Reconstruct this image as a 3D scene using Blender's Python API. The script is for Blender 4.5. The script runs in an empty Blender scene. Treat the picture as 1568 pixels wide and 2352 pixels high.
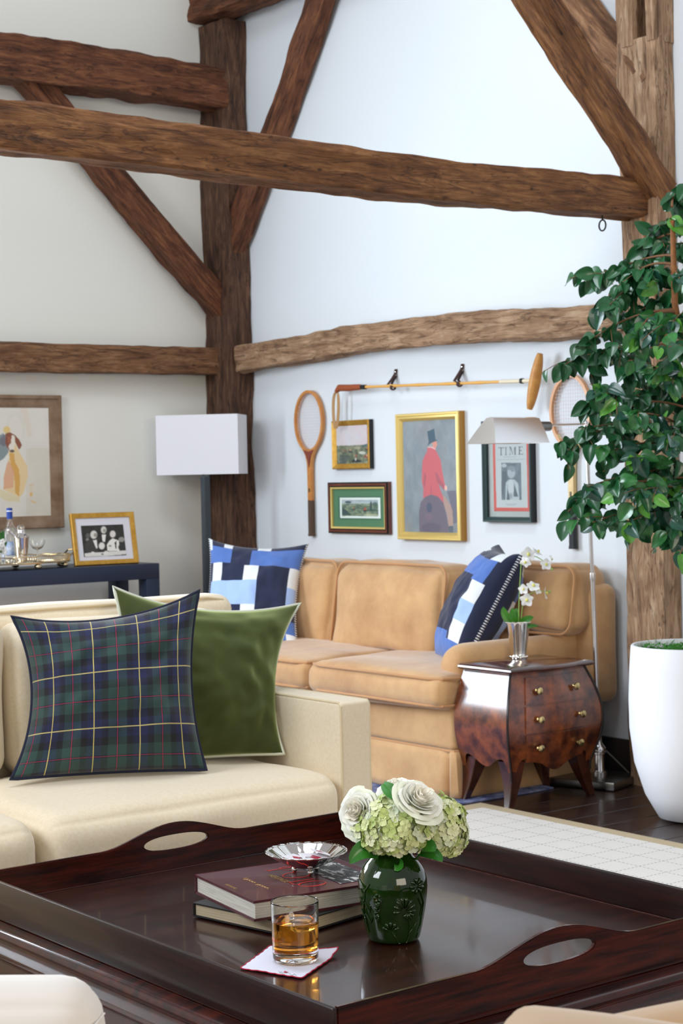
import bpy, bmesh, math, random
import numpy as np
from mathutils import Vector, Matrix, noise
PI = math.pi
SC = bpy.context.scene
COL = SC.collection
random.seed(7)

# ------------------------------------------------------------------ camera
FPX, YAW, PITCH, ROLL = 4014.39, math.radians(37.535), math.radians(1.285), math.radians(1.186)
CAM = np.array([0, 0, 1.22])
_F = np.array([math.sin(YAW)*math.cos(PITCH), math.cos(YAW)*math.cos(PITCH), -math.sin(PITCH)])
_R0 = np.array([math.cos(YAW), -math.sin(YAW), 0.0])
_D0 = np.cross(_F, _R0)
_A = math.cos(ROLL)*_R0 + math.sin(ROLL)*_D0
_B = -math.sin(ROLL)*_R0 + math.cos(ROLL)*_D0
def P(px, py, **k):
    """point of the room seen at a photo pixel, on the plane X=, Y= or Z= or at depth D="""
    d = _F*FPX + _A*(px-784) + _B*(py-1176)
    (a, v), = k.items()
    if a == 'D': return Vector(CAM + d/FPX*v)
    i = 'XYZ'.index(a)
    return Vector(CAM + d*((v-CAM[i])/d[i]))
def Qn(pts):
    v = np.asarray(pts) - CAM
    z = v @ _F
    return 784+FPX*(v @ _A)/z, 1176+FPX*(v @ _B)/z
cd = bpy.data.cameras.new('camera'); cam = bpy.data.objects.new('camera', cd); COL.objects.link(cam)
cd.sensor_fit = 'HORIZONTAL'; cd.sensor_width = 24.0; cd.lens = FPX/1568*24.0
cam.matrix_world = Matrix([[_A[0], -_B[0], -_F[0], CAM[0]], [_A[1], -_B[1], -_F[1], CAM[1]], [_A[2], -_B[2], -_F[2], CAM[2]], [0, 0, 0, 1]])
cd.dof.use_dof = True; cd.dof.focus_distance = 3.1; cd.dof.aperture_fstop = 14.0
cd.clip_start = 0.05
SC.camera = cam

# ------------------------------------------------------------------ world, lights, exposure
def lin(c):
    if isinstance(c, str): c = tuple(int(c[i:i+2], 16) for i in (0, 2, 4))
    return tuple(((x/255)/12.92 if x/255 <= .04045 else ((x/255+.055)/1.055)**2.4) for x in c[:3]) + (1.0,)
W = bpy.data.worlds.new('world'); SC.world = W; W.use_nodes = True
bg = W.node_tree.nodes['Background']; bg.inputs[0].default_value = (0.96, 0.96, 1.0, 1); bg.inputs[1].default_value = 0.37
def area(name, loc, target, sx, sy, power, col):
    l = bpy.data.lights.new(name, 'AREA'); l.shape = 'RECTANGLE'; l.size = sx; l.size_y = sy; l.energy = power; l.color = col
    o = bpy.data.objects.new(name, l); COL.objects.link(o); o.location = loc
    o.rotation_euler = (Vector(target)-Vector(loc)).to_track_quat('-Z', 'Y').to_euler(); return o
# daylight through the two casements of the left hand wall (left of the frame); the other three are added fill lamps
area('window_light_a', (.80, 7.40, 1.75), (1.2, 2.0, .9), .95, 1.45, 95, (.78, .88, 1.0))
area('window_light_b', (2.05, 7.40, 1.75), (2.4, 2.0, .9), .95, 1.45, 95, (.78, .88, 1.0))
area('window_light_c', (-2.6, 3.6, 3.6), (4.4, 4.6, 1.0), 2.2, 2.0, 165, (.88, .93, 1.0))  # added fill lamp, brightens the sides that face left
area('window_light_d', (1.0, -3.6, 2.4), (3.2, 5.5, .9), 3.6, 2.2, 125, (1.0, .88, .72))  # added warm fill lamp behind the camera
area('skylight', (2.2, 3.9, 5.1), (2.6, 4.1, 0), 1.6, 1.6, 72, (.84, .91, 1.0))  # added overhead fill lamp, lifts the tops of cushions and pillows
SC.view_settings.view_transform = 'Standard'; SC.view_settings.look = 'None'
SC.view_settings.exposure = 0.22; SC.view_settings.gamma = 1.0; SC.view_settings.use_curve_mapping = False

# ------------------------------------------------------------------ helpers: materials
MATS = {}
CR = {'burl_walnut': .17, 'walnut_top': .12}
def M(name, col, rough=.6, metal=0., col2=None, vscale=8., stretch=(1, 1, 1), bump=0., bscale=60., bstretch=None, spec=.5, coat=0., sheen=0., trans=0., ior=1.45, vcol=False, dist=.002, detail=6., ramp=(.35, .68), sub=0., emis=None, coord='Object'):
    if name in MATS: return MATS[name]
    m = bpy.data.materials.new(name); m.use_nodes = True; nt = m.node_tree; N = nt.nodes; L = nt.links
    b = N['Principled BSDF']
    b.inputs['Base Color'].default_value = lin(col); b.inputs['Roughness'].default_value = rough; b.inputs['Metallic'].default_value = metal
    b.inputs['Specular IOR Level'].default_value = spec; b.inputs['Coat Weight'].default_value = coat; b.inputs['Coat Roughness'].default_value = CR.get(name, .06)
    b.inputs['Sheen Weight'].default_value = sheen; b.inputs['Transmission Weight'].default_value = trans; b.inputs['IOR'].default_value = ior
    if sub: b.inputs['Subsurface Weight'].default_value = sub; b.inputs['Subsurface Radius'].default_value = (.02, .02, .01)
    tc = N.new('ShaderNodeTexCoord')
    def mapped(st):
        mp = N.new('ShaderNodeMapping'); mp.inputs['Scale'].default_value = st; L.new(tc.outputs[coord], mp.inputs['Vector']); return mp.outputs[0]
    base = None
    if vcol:
        a = N.new('ShaderNodeAttribute'); a.attribute_name = 'Col'; base = a.outputs['Color']; L.new(base, b.inputs['Base Color'])
    if col2 is not None:
        n = N.new('ShaderNodeTexNoise'); n.inputs['Scale'].default_value = vscale; n.inputs['Detail'].default_value = detail; n.inputs['Roughness'].default_value = .62
        L.new(mapped(stretch), n.inputs['Vector'])
        r = N.new('ShaderNodeValToRGB'); r.color_ramp.elements[0].position = ramp[0]; r.color_ramp.elements[1].position = ramp[1]
        r.color_ramp.elements[0].color = lin(col); r.color_ramp.elements[1].color = lin(col2)
        L.new(n.outputs['Fac'], r.inputs['Fac']); L.new(r.outputs['Color'], b.inputs['Base Color'])
    if bump:
        n = N.new('ShaderNodeTexNoise'); n.inputs['Scale'].default_value = bscale; n.inputs['Detail'].default_value = 4
        L.new(mapped(bstretch or stretch), n.inputs['Vector'])
        bp = N.new('ShaderNodeBump'); bp.inputs['Strength'].default_value = bump; bp.inputs['Distance'].default_value = dist
        L.new(n.outputs['Fac'], bp.inputs['Height']); L.new(bp.outputs[0], b.inputs['Normal'])
    if emis:
        b.inputs['Emission Color'].default_value = lin(emis[0]); b.inputs['Emission Strength'].default_value = emis[1]
    MATS[name] = m; return m

def timber_mat(name, dark, mid, light, axis):
    """old hand-hewn timber: long grain, dark checks and nail holes; grain along the object axis"""
    m = bpy.data.materials.new(name); m.use_nodes = True; nt = m.node_tree; N = nt.nodes; L = nt.links
    b = N['Principled BSDF']; b.inputs['Roughness'].default_value = .72; b.inputs['Specular IOR Level'].default_value = .35
    tc = N.new('ShaderNodeTexCoord')
    def mp(s):
        q = N.new('ShaderNodeMapping'); q.inputs['Scale'].default_value = s; L.new(tc.outputs['Object'], q.inputs[0]); return q.outputs[0]
    def st(a, c): s = [c, c, c]; s[axis] = a; return s
    def nz(vec, sc, det=6, dis=0.):
        n = N.new('ShaderNodeTexNoise'); n.inputs['Scale'].default_value = sc; n.inputs['Detail'].default_value = det; n.inputs['Distortion'].default_value = dis; n.inputs['Roughness'].default_value = .65
        L.new(vec, n.inputs['Vector']); return n.outputs['Fac']
    def ramp(f, stops):
        r = N.new('ShaderNodeValToRGB'); e = r.color_ramp.elements
        e[0].position, e[0].color = stops[0]; e[1].position, e[1].color = stops[1]
        for p, c in stops[2:]: x = e.new(p); x.color = c
        L.new(f, r.inputs[0]); return r.outputs[0]
    def mul(a, c, f=1.0):
        x = N.new('ShaderNodeMix'); x.data_type = 'RGBA'; x.blend_type = 'MULTIPLY'; x.inputs[0].default_value = f
        L.new(a, x.inputs[6]); L.new(c, x.inputs[7]); return x.outputs[2]
    grain = nz(mp(st(1.6, 11)), 3.4, 9, 1.0)
    blot = nz(mp(st(1, 1)), 5.5, 5, .3)
    c1 = ramp(grain, [(.32, lin(dark)), (.52, lin(mid)), (.72, lin(light))])
    c2 = ramp(blot, [(.3, lin((196, 186, 178))), (.65, (1, 1, 1, 1))])
    col = mul(c1, c2, .9)
    crack = nz(mp(st(.9, 9)), 2.3, 3, 1.2)
    c3 = ramp(crack, [(.475, (1, 1, 1, 1)), (.497, (.12, .08, .05, 1)), (.507, (.12, .08, .05, 1)), (.525, (1, 1, 1, 1))])
    col = mul(col, c3, .55)
    v = N.new('ShaderNodeTexVoronoi'); v.inputs['Scale'].default_value = 13; v.inputs['Randomness'].default_value = 1; L.new(mp(st(.6, 1.1)), v.inputs['Vector'])
    c4 = ramp(v.outputs['Distance'], [(.045, (.08, .05, .04, 1)), (.10, (1, 1, 1, 1))])
    col = mul(col, c4, .75)
    L.new(col, b.inputs['Base Color'])
    bp = N.new('ShaderNodeBump'); bp.inputs['Strength'].default_value = 1.0; bp.inputs['Distance'].default_value = .010
    L.new(nz(mp(st(2, 22)), 3, 8, .4), bp.inputs['Height']); L.new(bp.outputs[0], b.inputs['Normal'])
    return m

# ------------------------------------------------------------------ helpers: objects
def setp(o, label=None, cat=None, group=None, kind=None):
    if label: o['label'] = label
    if cat: o['category'] = cat
    if group: o['group'] = group
    if kind: o['kind'] = kind
    return o
def thing(name, label, cat, loc=(0, 0, 0), rz=0., group=None):
    o = bpy.data.objects.new(name, None); COL.objects.link(o); o.empty_display_size = .05
    o.matrix_world = Matrix.Translation(Vector(loc)) @ Matrix.Rotation(rz, 4, 'Z')
    o.location = loc; o.rotation_euler = (0, 0, rz)
    return setp(o, label, cat, group)
def fin(name, bm, mat, parent=None, smooth=40, world=True):
    """link bm as one mesh object. Coordinates are world ones unless world=False (then the parent's)."""
    if isinstance(bm, bmesh.types.BMesh):
        me = bpy.data.meshes.new(name)
        bmesh.ops.recalc_face_normals(bm, faces=bm.faces[:])
        bm.to_mesh(me); bm.free()
    else: me = bm
    for q in (mat if isinstance(mat, (list, tuple)) else [mat]): me.materials.append(q)
    o = bpy.data.objects.new(name, me); COL.objects.link(o)
    if parent is not None:
        o.parent = parent
        if world:
            mw = Matrix.Identity(4); p = parent
            chain = []
            while p is not None: chain.append(p); p = p.parent
            for p in reversed(chain): mw = mw @ (Matrix.Translation(p.location) @ p.rotation_euler.to_matrix().to_4x4())
            me.transform(mw.inverted())
    else:
        n = len(me.vertices); a = np.empty(n*3); me.vertices.foreach_get('co', a); a = a.reshape(-1, 3)
        c = Vector(((a[:, 0].min()+a[:, 0].max())/2, (a[:, 1].min()+a[:, 1].max())/2, a[:, 2].min()))
        me.transform(Matrix.Translation(-c)); o.location = c
    if smooth:
        me.polygons.foreach_set('use_smooth', [True]*len(me.polygons))
        if smooth < 180: me.set_sharp_from_angle(angle=math.radians(smooth))
    return o
def NB(): return bmesh.new()
def box(bm, x0, x1, y0, y1, z0, z1, bev=0., seg=2, mtx=None):
    g = bmesh.ops.create_cube(bm, size=1); vs = g['verts']
    for v in vs: v.co = Vector(((x0+x1)/2+v.co.x*(x1-x0), (y0+y1)/2+v.co.y*(y1-y0), (z0+z1)/2+v.co.z*(z1-z0)))
    if mtx is not None:
        for v in vs: v.co = mtx @ v.co
    if bev:
        es = list({e for v in vs for e in v.link_edges})
        bmesh.ops.bevel(bm, geom=es, offset=bev, segments=seg, profile=.5, affect='EDGES')
    return bm
def tube(bm, pts, r, n=10, cap=True, closed=False, flat=1.0):
    pts = [Vector(p) for p in pts]; k = len(pts); rs = r if isinstance(r, (list, tuple)) else [r]*k
    rings = []; up = None
    for i, p in enumerate(pts):
        if closed: t = pts[(i+1) % k]-pts[i-1]
        else: t = pts[min(i+1, k-1)]-pts[max(i-1, 0)]
        t = t.normalized() if t.length > 1e-9 else Vector((0, 0, 1))
        if up is None:
            up = Vector((0, 0, 1)) if abs(t.z) < .9 else Vector((1, 0, 0))
        a = (up - t*up.dot(t)); a = a.normalized() if a.length > 1e-6 else t.orthogonal().normalized()
        b = t.cross(a); up = a
        rings.append([bm.verts.new(p + (a*math.cos(2*PI*j/n)*flat + b*math.sin(2*PI*j/n))*rs[i]) for j in range(n)])
    m = k if closed else k-1
    for i in range(m):
        A, Bq = rings[i], rings[(i+1) % k]
        for j in range(n): bm.faces.new((A[j], A[(j+1) % n], Bq[(j+1) % n], Bq[j]))
    if cap and not closed:
        bm.faces.new(rings[0][::-1]); bm.faces.new(rings[-1])
    return bm
def lathe(bm, prof, c=(0, 0, 0), n=32, capb=True, capt=True, mtx=None):
    c = Vector(c); rings = []
    for r, z in prof:
        if r < 1e-6: rings.append([bm.verts.new(c+Vector((0, 0, z)))])
        else: rings.append([bm.verts.new(c+Vector((r*math.cos(2*PI*j/n), r*math.sin(2*PI*j/n), z))) for j in range(n)])
    for A, Bq in zip(rings, rings[1:]):
        for j in range(n):
            a0, a1 = A[j % len(A)], A[(j+1) % len(A)]; b0, b1 = Bq[j % len(Bq)], Bq[(j+1) % len(Bq)]
            q = [a0] + ([a1] if a1 is not a0 else []) + ([b1] if b1 is not b0 else []) + [b0]
            if len(q) >= 3:
                try: bm.faces.new(q)
                except ValueError: pass
    if capb and len(rings[0]) > 1: bm.faces.new(rings[0][::-1])
    if capt and len(rings[-1]) > 1: bm.faces.new(rings[-1])
    if mtx is not None:
        for R in rings:
            for v in R: v.co = mtx @ v.co
    return bm
def ball(bm, c, r, sx=1, sy=1, sz=1, u=16, v=10, mtx=None):
    m = Matrix.Translation(Vector(c)) @ (mtx if mtx is not None else Matrix.Identity(4)) @ Matrix.Diagonal((r*sx, r*sy, r*sz, 1))
    bmesh.ops.create_uvsphere(bm, u_segments=u, v_segments=v, radius=1, matrix=m); return bm
def soft(bm, x0, x1, y0, y1, z0, z1, r=.04, puff=(0, 0, 0), n=14, wob=0., seed=0, mtx=None, f=None):
    """upholstered block: rounded box with crowned faces"""
    c = Vector(((x0+x1)/2, (y0+y1)/2, (z0+z1)/2)); h = Vector(((x1-x0)/2, (y1-y0)/2, (z1-z0)/2))
    r = min(r, h.x*.98, h.y*.98, h.z*.98)
    def steps(hh):
        a = [-1, -.93, -.8, -.6]; inner = max(0., (hh-r)/hh)
        s = [-1 + (1-inner)*t for t in (0, .12, .35, .65, 1.)]
        k = max(2, int(n*hh/max(h)))
        mid = [-inner + 2*inner*i/k for i in range(1, k)]
        return s + mid + [-q for q in s[::-1]]
    S = [steps(h.x), steps(h.y), steps(h.z)]
    vd = {}
    def V(i, j, k):
        key = (i, j, k)
        if key in vd: return vd[key]
        u = Vector((S[0][i], S[1][j], S[2][k])); p = Vector((u.x*h.x, u.y*h.y, u.z*h.z))
        q = Vector([max(-(h[a]-r), min(h[a]-r, p[a])) for a in range(3)]); d = p-q
        # map cube shell to rounded shell
        m = max(abs(d.x), abs(d.y), abs(d.z))
        if d.length > 1e-9: p = q + d/d.length*m if m > 1e-9 else p
        cx, cy, cz = (1-u.x**2), (1-u.y**2), (1-u.z**2)
        p.x += puff[0]*u.x*(cy*cz)**.5; p.y += puff[1]*u.y*(cx*cz)**.5; p.z += puff[2]*u.z*(cx*cy)**.5
        if wob:
            w = noise.noise_vector((p+Vector((seed*3.1, seed, 0)))*5.0); p += w*wob
        p = p+c
        if f: p = f(p)
        if mtx is not None: p = mtx @ p
        vd[key] = bm.verts.new(p); return vd[key]
    I, J, K = len(S[0])-1, len(S[1])-1, len(S[2])-1
    def quad(a, b, c_, d): bm.faces.new((a, b, c_, d))
    for i in range(I):
        for j in range(J):
            for k in (0, K): quad(V(i, j, k), V(i+1, j, k), V(i+1, j+1, k), V(i, j+1, k))
    for i in range(I):
        for k in range(K):
            for j in (0, J): quad(V(i, j, k), V(i+1, j, k), V(i+1, j, k+1), V(i, j, k+1))
    for j in range(J):
        for k in range(K):
            for i in (0, I): quad(V(i, j, k), V(i, j+1, k), V(i, j+1, k+1), V(i, j, k+1))
    return bm
def timber(name, p0, p1, w, h, mat, label, up=(0, 0, 1), seed=0, amp=.006, bend=None, seg=.04, taper=None, parent=None):
    """hewn beam from p0 to p1 (centre line); w across, h along 'up'"""
    p0, p1 = Vector(p0), Vector(p1); d = p1-p0; Ln = d.length; d.normalize()
    u = Vector(up); u = (u-d*u.dot(d)).normalized(); s = u.cross(d)
    n = max(6, int(Ln/seg)); k = 6; bm = NB(); rings = []
    ch = .12
    sec = []
    corners = [(-1, -1), (1, -1), (1, 1), (-1, 1)]
    for a in range(4):
        A, Bq = corners[a], corners[(a+1) % 4]
        for j in range(k):
            t = ch/2 + (1-ch)*j/(k-1); sec.append((A[0]+(Bq[0]-A[0])*t, A[1]+(Bq[1]-A[1])*t))
    for i in range(n+1):
        t = i/n; c = p0 + d*(Ln*t)
        if bend: c += Vector(bend(t))
        ring = []
        for (a, b) in sec:
            tw = 1. if not taper else taper(t)
            q = c + s*(a*w/2*tw) + u*(b*h/2*tw)
            f1 = noise.noise(Vector((t*Ln*2.2+seed*11, a*1.5, b*1.5)))*amp*1.8 + noise.noise(Vector((t*Ln*9+seed*7, a*3, b*3)))*amp*1.1
            q += (s*a + u*b)*f1
            ring.append(bm.verts.new(q))
        rings.append(ring)
    m = len(sec)
    for A, Bq in zip(rings, rings[1:]):
        for j in range(m): bm.faces.new((A[j], A[(j+1) % m], Bq[(j+1) % m], Bq[j]))
    bm.faces.new(rings[0][::-1]); bm.faces.new(rings[-1])
    # object frame: rotate so that local Z runs along the timber (grain axis)
    rot = Matrix((s, u, d)).transposed().to_4x4()
    mw = Matrix.Translation(p0) @ rot
    bmesh.ops.recalc_face_normals(bm, faces=bm.faces[:])
    me = bpy.data.meshes.new(name); bm.to_mesh(me); bm.free(); me.transform(mw.inverted()); me.materials.append(mat)
    me.polygons.foreach_set('use_smooth', [True]*len(me.polygons)); me.set_sharp_from_angle(angle=math.radians(32))
    o = bpy.data.objects.new(name, me); COL.objects.link(o)
    if parent: o.parent = parent
    o.matrix_world = mw; o.location = mw.to_translation(); o.rotation_euler = mw.to_euler()
    if not parent: setp(o, label, 'beam')
    return o
def sweep_rect(bm, O, U, V, Nn, w, h, prof):
    """picture frame moulding: profile of (inset, height) swept round a w x h rectangle; O = outer corner (u=0,v=0)"""
    O, U, V, Nn = Vector(O), Vector(U), Vector(V), Vector(Nn)
    rings = []
    for ins, ht in prof:
        rings.append([bm.verts.new(O + U*a + V*b + Nn*ht) for a, b in ((ins, ins), (w-ins, ins), (w-ins, h-ins), (ins, h-ins))])
    for A, Bq in zip(rings, rings[1:]):
        for j in range(4): bm.faces.new((A[j], A[(j+1) % 4], Bq[(j+1) % 4], Bq[j]))
    return bm
def plate(bm, O, U, V, w, h, N_=None, t=0.):
    O, U, V = Vector(O), Vector(U), Vector(V)
    c = [O, O+U*w, O+U*w+V*h, O+V*h]
    a = [bm.verts.new(q) for q in c]; bm.faces.new(a)
    if t:
        n = Vector(N_)*t; b = [bm.verts.new(q+n) for q in c]; bm.faces.new(b[::-1])
        for j in range(4): bm.faces.new((a[j], a[(j+1) % 4], b[(j+1) % 4], b[j]))
    return bm
def inpoly(x, y, poly):
    r = np.zeros(x.shape, bool); n = len(poly)
    for i in range(n):
        x0, y0 = poly[i]; x1, y1 = poly[(i+1) % n]
        if y0 == y1: continue
        c = ((y0 > y) != (y1 > y)) & (x < (x1-x0)*(y-y0)/(y1-y0)+x0); r ^= c
    return r
def gridnoise(nx, ny, s, seed):
    rs = np.random.RandomState(seed); out = np.zeros((ny, nx)); amp = 1.; tot = 0
    while s < max(nx, ny):
        g = rs.rand(s+2, s+2); yy = np.linspace(0, s, ny); xx = np.linspace(0, s, nx)
        y0 = yy.astype(int); x0 = xx.astype(int); fy = (yy-y0)[:, None]; fx = (xx-x0)[None]
        fy = fy*fy*(3-2*fy); fx = fx*fx*(3-2*fx)
        a = g[np.ix_(y0, x0)]; b = g[np.ix_(y0, x0+1)]; c = g[np.ix_(y0+1, x0)]; d = g[np.ix_(y0+1, x0+1)]
        out += amp*((a*(1-fx)+b*fx)*(1-fy)+(c*(1-fx)+d*fx)*fy); tot += amp; amp *= .55; s *= 2
    return out/tot
def canvas(name, O, U, V, w, h, nx, ny, func, mat, parent):
    """flat picture surface; func(x, y) gives its print colours (x, y in photo pixels of the printed sheet)"""
    O, U, V = np.array(O), np.array(U), np.array(V)
    uu, vv = np.meshgrid(np.linspace(0, 1, nx), np.linspace(0, 1, ny))
    pts = O + uu[..., None]*U*w + vv[..., None]*V*h
    x, y = Qn(pts.reshape(-1, 3)); col = func(x.reshape(ny, nx), y.reshape(ny, nx), nx, ny)
    idx = np.arange(nx*ny).reshape(ny, nx)
    faces = np.stack([idx[:-1, :-1], idx[:-1, 1:], idx[1:, 1:], idx[1:, :-1]], -1).reshape(-1, 4)
    me = bpy.data.meshes.new(name); me.from_pydata(pts.reshape(-1, 3).tolist(), [], faces.tolist())
    at = me.color_attributes.new('Col', 'FLOAT_COLOR', 'POINT')
    c = np.clip(col.reshape(-1, 3)/255., 0, 1); c = np.where(c <= .04045, c/12.92, ((c+.055)/1.055)**2.4)
    at.data.foreach_set('color', np.concatenate([c, np.ones((len(c), 1))], 1).ravel())
    return fin(name, me, mat, parent, smooth=0)
def layers(base, L, ox, oy, sc):
    """L: (colour, alpha, ('p', polygon) or ('e', cx, cy, rx, ry, angle)) in crop pixels"""
    def f(x, y, nx, ny):
        X = (x-ox)*sc; Y = (y-oy)*sc
        c = base(X, Y, nx, ny)
        for col, al, sh in L:
            if sh[0] == 'p': m = inpoly(X, Y, sh[1]).astype(float)
            else:
                _, cx, cy, rx, ry, an = sh; ca, sa = math.cos(an), math.sin(an)
                dx = (X-cx)*ca+(Y-cy)*sa; dy = -(X-cx)*sa+(Y-cy)*ca
                m = np.clip((1.15-np.sqrt((dx/rx)**2+(dy/ry)**2))/.3, 0, 1)
            m = (m*al)[..., None]; c = c*(1-m)+np.array(col, float)*m
        return c
    return f

# ------------------------------------------------------------------ materials in use
plaster = M('plaster', (220, 226, 230), .9, bump=.12, bscale=30, dist=.002)
plaster2 = M('plaster_left', (230, 230, 222), .9, bump=.12, bscale=30, dist=.002)
T_tie = timber_mat('timber_tie', (82, 50, 26), (136, 90, 52), (172, 124, 78), 2)
T_post = timber_mat('timber_post', (56, 36, 26), (98, 68, 50), (136, 102, 76), 2)
T_red = timber_mat('timber_red', (66, 36, 22), (118, 72, 46), (158, 106, 70), 2)
T_pale = timber_mat('timber_pale', (124, 92, 66), (176, 142, 110), (206, 178, 148), 2)
T_mid = timber_mat('timber_mid', (88, 58, 38), (142, 102, 70), (174, 136, 102), 2)
cream = M('cream_linen', (232, 218, 192), .85, col2=(224, 208, 178), vscale=120, stretch=(1, 1, 1), bump=.35, bscale=420, dist=.001, sheen=.25)
creamedge = M('cream_welt', (214, 196, 160), .85, sheen=.2)
suede = M('tan_suede', (204, 162, 112), .88, col2=(170, 126, 82), vscale=3.8, bump=.1, bscale=60, sheen=.4, dist=.004)
suedew = M('tan_welt', (186, 136, 88), .85, sheen=.3)
mahog = M('mahogany', (40, 14, 8), .28, col2=(78, 30, 16), vscale=5, stretch=(1, 6, 9), coat=.35, bump=.05, bscale=90)
mahogX = M('mahogany_grain_x', (26, 9, 7), .24, col2=(78, 26, 15), vscale=6, stretch=(1.2, 7, 16), coat=.4, bump=.04, bscale=60)
mahogY = M('mahogany_grain_y', (24, 9, 6), .34, col2=(46, 17, 11), vscale=6, stretch=(7, 1.2, 16), coat=.15, bump=.04, bscale=60)
mahogT = M('mahogany_tray_floor', (36, 15, 10), .30, col2=(58, 25, 16), vscale=5, stretch=(1.2, 5, 1), coat=.5, bump=.03, bscale=120)
burl = M('burl_walnut', (62, 26, 16), .3, col2=(150, 78, 36), vscale=17, coat=.8, detail=9, ramp=(.38, .72))
burld = M('walnut_edge', (44, 20, 14), .25, col2=(84, 42, 28), vscale=12, coat=.7)
silver = M('polished_silver', (232, 228, 222), .06, 1.0)
silver2 = M('warm_silver', (214, 196, 160), .16, 1.0)
nickel = M('brushed_nickel', (238, 236, 236), .2, 1.0)
nickeld = M('dark_nickel', (130, 128, 126), .3, 1.0)
brass = M('brass', (214, 188, 130), .25, 1.0)
goldleaf = M('gold_leaf', (206, 162, 74), .42, .55, col2=(184, 136, 50), vscale=40)
goldpale = M('gold_pale', (222, 196, 120), .42, .5)
navy = M('navy_lacquer', (38, 50, 72), .4)
glass = M('clear_glass', (255, 255, 255), .0, trans=1.0, ior=1.45)
white_ceramic = M('white_fiberstone', (238, 240, 246), .5)
floorw = M('dark_oak_floor', (34, 22, 18), .3, col2=(62, 42, 34), vscale=7, stretch=(1, 9, 1), coat=.2, bump=.15, bscale=30, bstretch=(1, 12, 1))
print_m = M('printed_sheet', (255, 255, 255), .55, vcol=True)
black = M('black_lacquer', (20, 22, 22), .35)
leather = M('dark_leather', (62, 36, 30), .55)

# ------------------------------------------------------------------ the room
XW, YW, HW = 5.05, 7.52, 5.2
def struct(name, bm, mat, **k):
    o = fin(name, bm, mat, **k); o['kind'] = 'structure'; return o
b = NB(); box(b, XW, XW+.15, 1.2, YW+.15, 0, HW); struct('wall_right', b, plaster)
b = NB(); box(b, -3.2, XW, YW, YW+.15, 0, HW); struct('wall_left', b, plaster2)
b = NB(); box(b, -3.2, XW+.15, -1.5, YW+.15, -.08, -.022); fl = struct('floor', b, M('subfloor', (24, 16, 13), .7))
# floor planks, each a part of the floor
rw = .148; y = 1.212; k = 0
pm = {}
while y < 7.5:
    x = .2 + (k*.63) % 1.1
    segs = [.2]
    while x < 5.05: segs.append(x); x += 1.55
    segs.append(5.05)
    for a, c in zip(segs, segs[1:]):
        if c-a < .05: continue
        key = round(c-a, 2)
        if key not in pm:
            b = NB(); box(b, -(c-a)/2+.0015, (c-a)/2-.0015, -rw/2+.002, rw/2-.002, -.022, 0, bev=.0022, seg=1)
            me = bpy.data.meshes.new('plank'); bm_ = b; bm_.to_mesh(me); bm_.free(); me.materials.append(floorw); pm[key] = me
        o = bpy.data.objects.new('plank', pm[key]); COL.objects.link(o); o.parent = fl
        o.location = Vector(((a+c)/2, y+rw/2, 0)) - fl.location
    y += rw; k += 1
b = NB(); box(b, XW-.018, XW, 1.2, 4.44, 0, .15, bev=.004); box(b, XW-.018, XW, 4.66, YW-.25, 0, .15, bev=.004)
struct('baseboard_right', b, M('baseboard_paint', (38, 32, 32), .4))

for k_, xw_ in enumerate((.80, 2.05)):
    b = NB(); x0_, x1_ = xw_-.5, xw_+.5
    for a_, c_, d_, e_ in ((x0_-.06, x0_+.02, .95, 2.55), (x1_-.02, x1_+.06, .95, 2.55), (x0_, x1_, .95, 1.03), (x0_, x1_, 2.47, 2.55), (xw_-.02, xw_+.02, 1.0, 2.5), (x0_, x1_, 1.73, 1.77)):
        box(b, a_, c_, 7.355, 7.385, d_, e_, bev=.003)
    struct('window_%d' % (k_+1), b, M('window_paint', (230, 230, 226), .5))
# posts, braces and beams of the old barn frame
timber('corner_post', (4.984, 7.402, 0), (4.984, 7.402, 3.5), .135, .24, T_post, 'dark hewn timber post in the corner between the two white walls', up=(0, 1, 0), seed=1, amp=.007)
rp = thing('right_post', 'tall hewn timber post against the wall behind the ficus tree', 'beam', (4.995, 4.556, 0))
timber('post_shaft', (4.995, 4.556, 0), (4.995, 4.556, 2.83), .113, .188, T_pale, None, up=(0, 1, 0), amp=.004, seed=2, parent=None).parent = rp
timber('post_cheek', (4.995, 4.606, 2.81), (4.995, 4.606, 4.1), .117, .094, T_pale, None, up=(0, 1, 0), amp=.003, seed=3, parent=None).parent = rp
timber('post_cheek', (4.995, 4.480, 2.81), (4.995, 4.480, 4.1), .117, .042, T_pale, None, up=(0, 1, 0), amp=.003, seed=4, parent=None).parent = rp
timber('post_back', (5.03, 4.54, 2.83), (5.03, 4.54, 4.1), .04, .08, T_post, None, up=(0, 1, 0), seed=5, parent=None).parent = rp
for o in rp.children:
    o.location = o.location-Vector((4.995, 4.556, 0)); 
    for kx in ('label', 'category'):
        if kx in o: del o[kx]
timber('tie_beam', (1.5, 4.565, 2.222), (4.96, 4.565, 2.222), .13, .142, T_tie, 'long hewn tie beam crossing the room in front of the corner post', seed=6, amp=.006,
       bend=lambda t: (0, 0, .008*math.sin(t*7)))
timber('tie_brace', (5.0, 4.50, 2.24), (3.62, 4.50, 3.653), .09, .125, T_tie, 'diagonal timber brace rising left from the end of the long tie beam', up=(1, 0, 1), seed=7)
timber('wall_brace', P(1440, 165, X=5.0)+Vector((0, -.1, -.1)), (4.99, 5.45, 3.62), .10, .13, T_mid, 'timber brace on the white wall behind the tie beam brace, top right', up=(0, 1, 1), seed=8)
timber('wall_brace', (4.99, 7.37, 2.333), (4.99, 6.43, 3.62), .09, .125, T_red, 'dark timber brace rising right from the corner post across the white wall', up=(0, 1, 1), seed=9)
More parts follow.
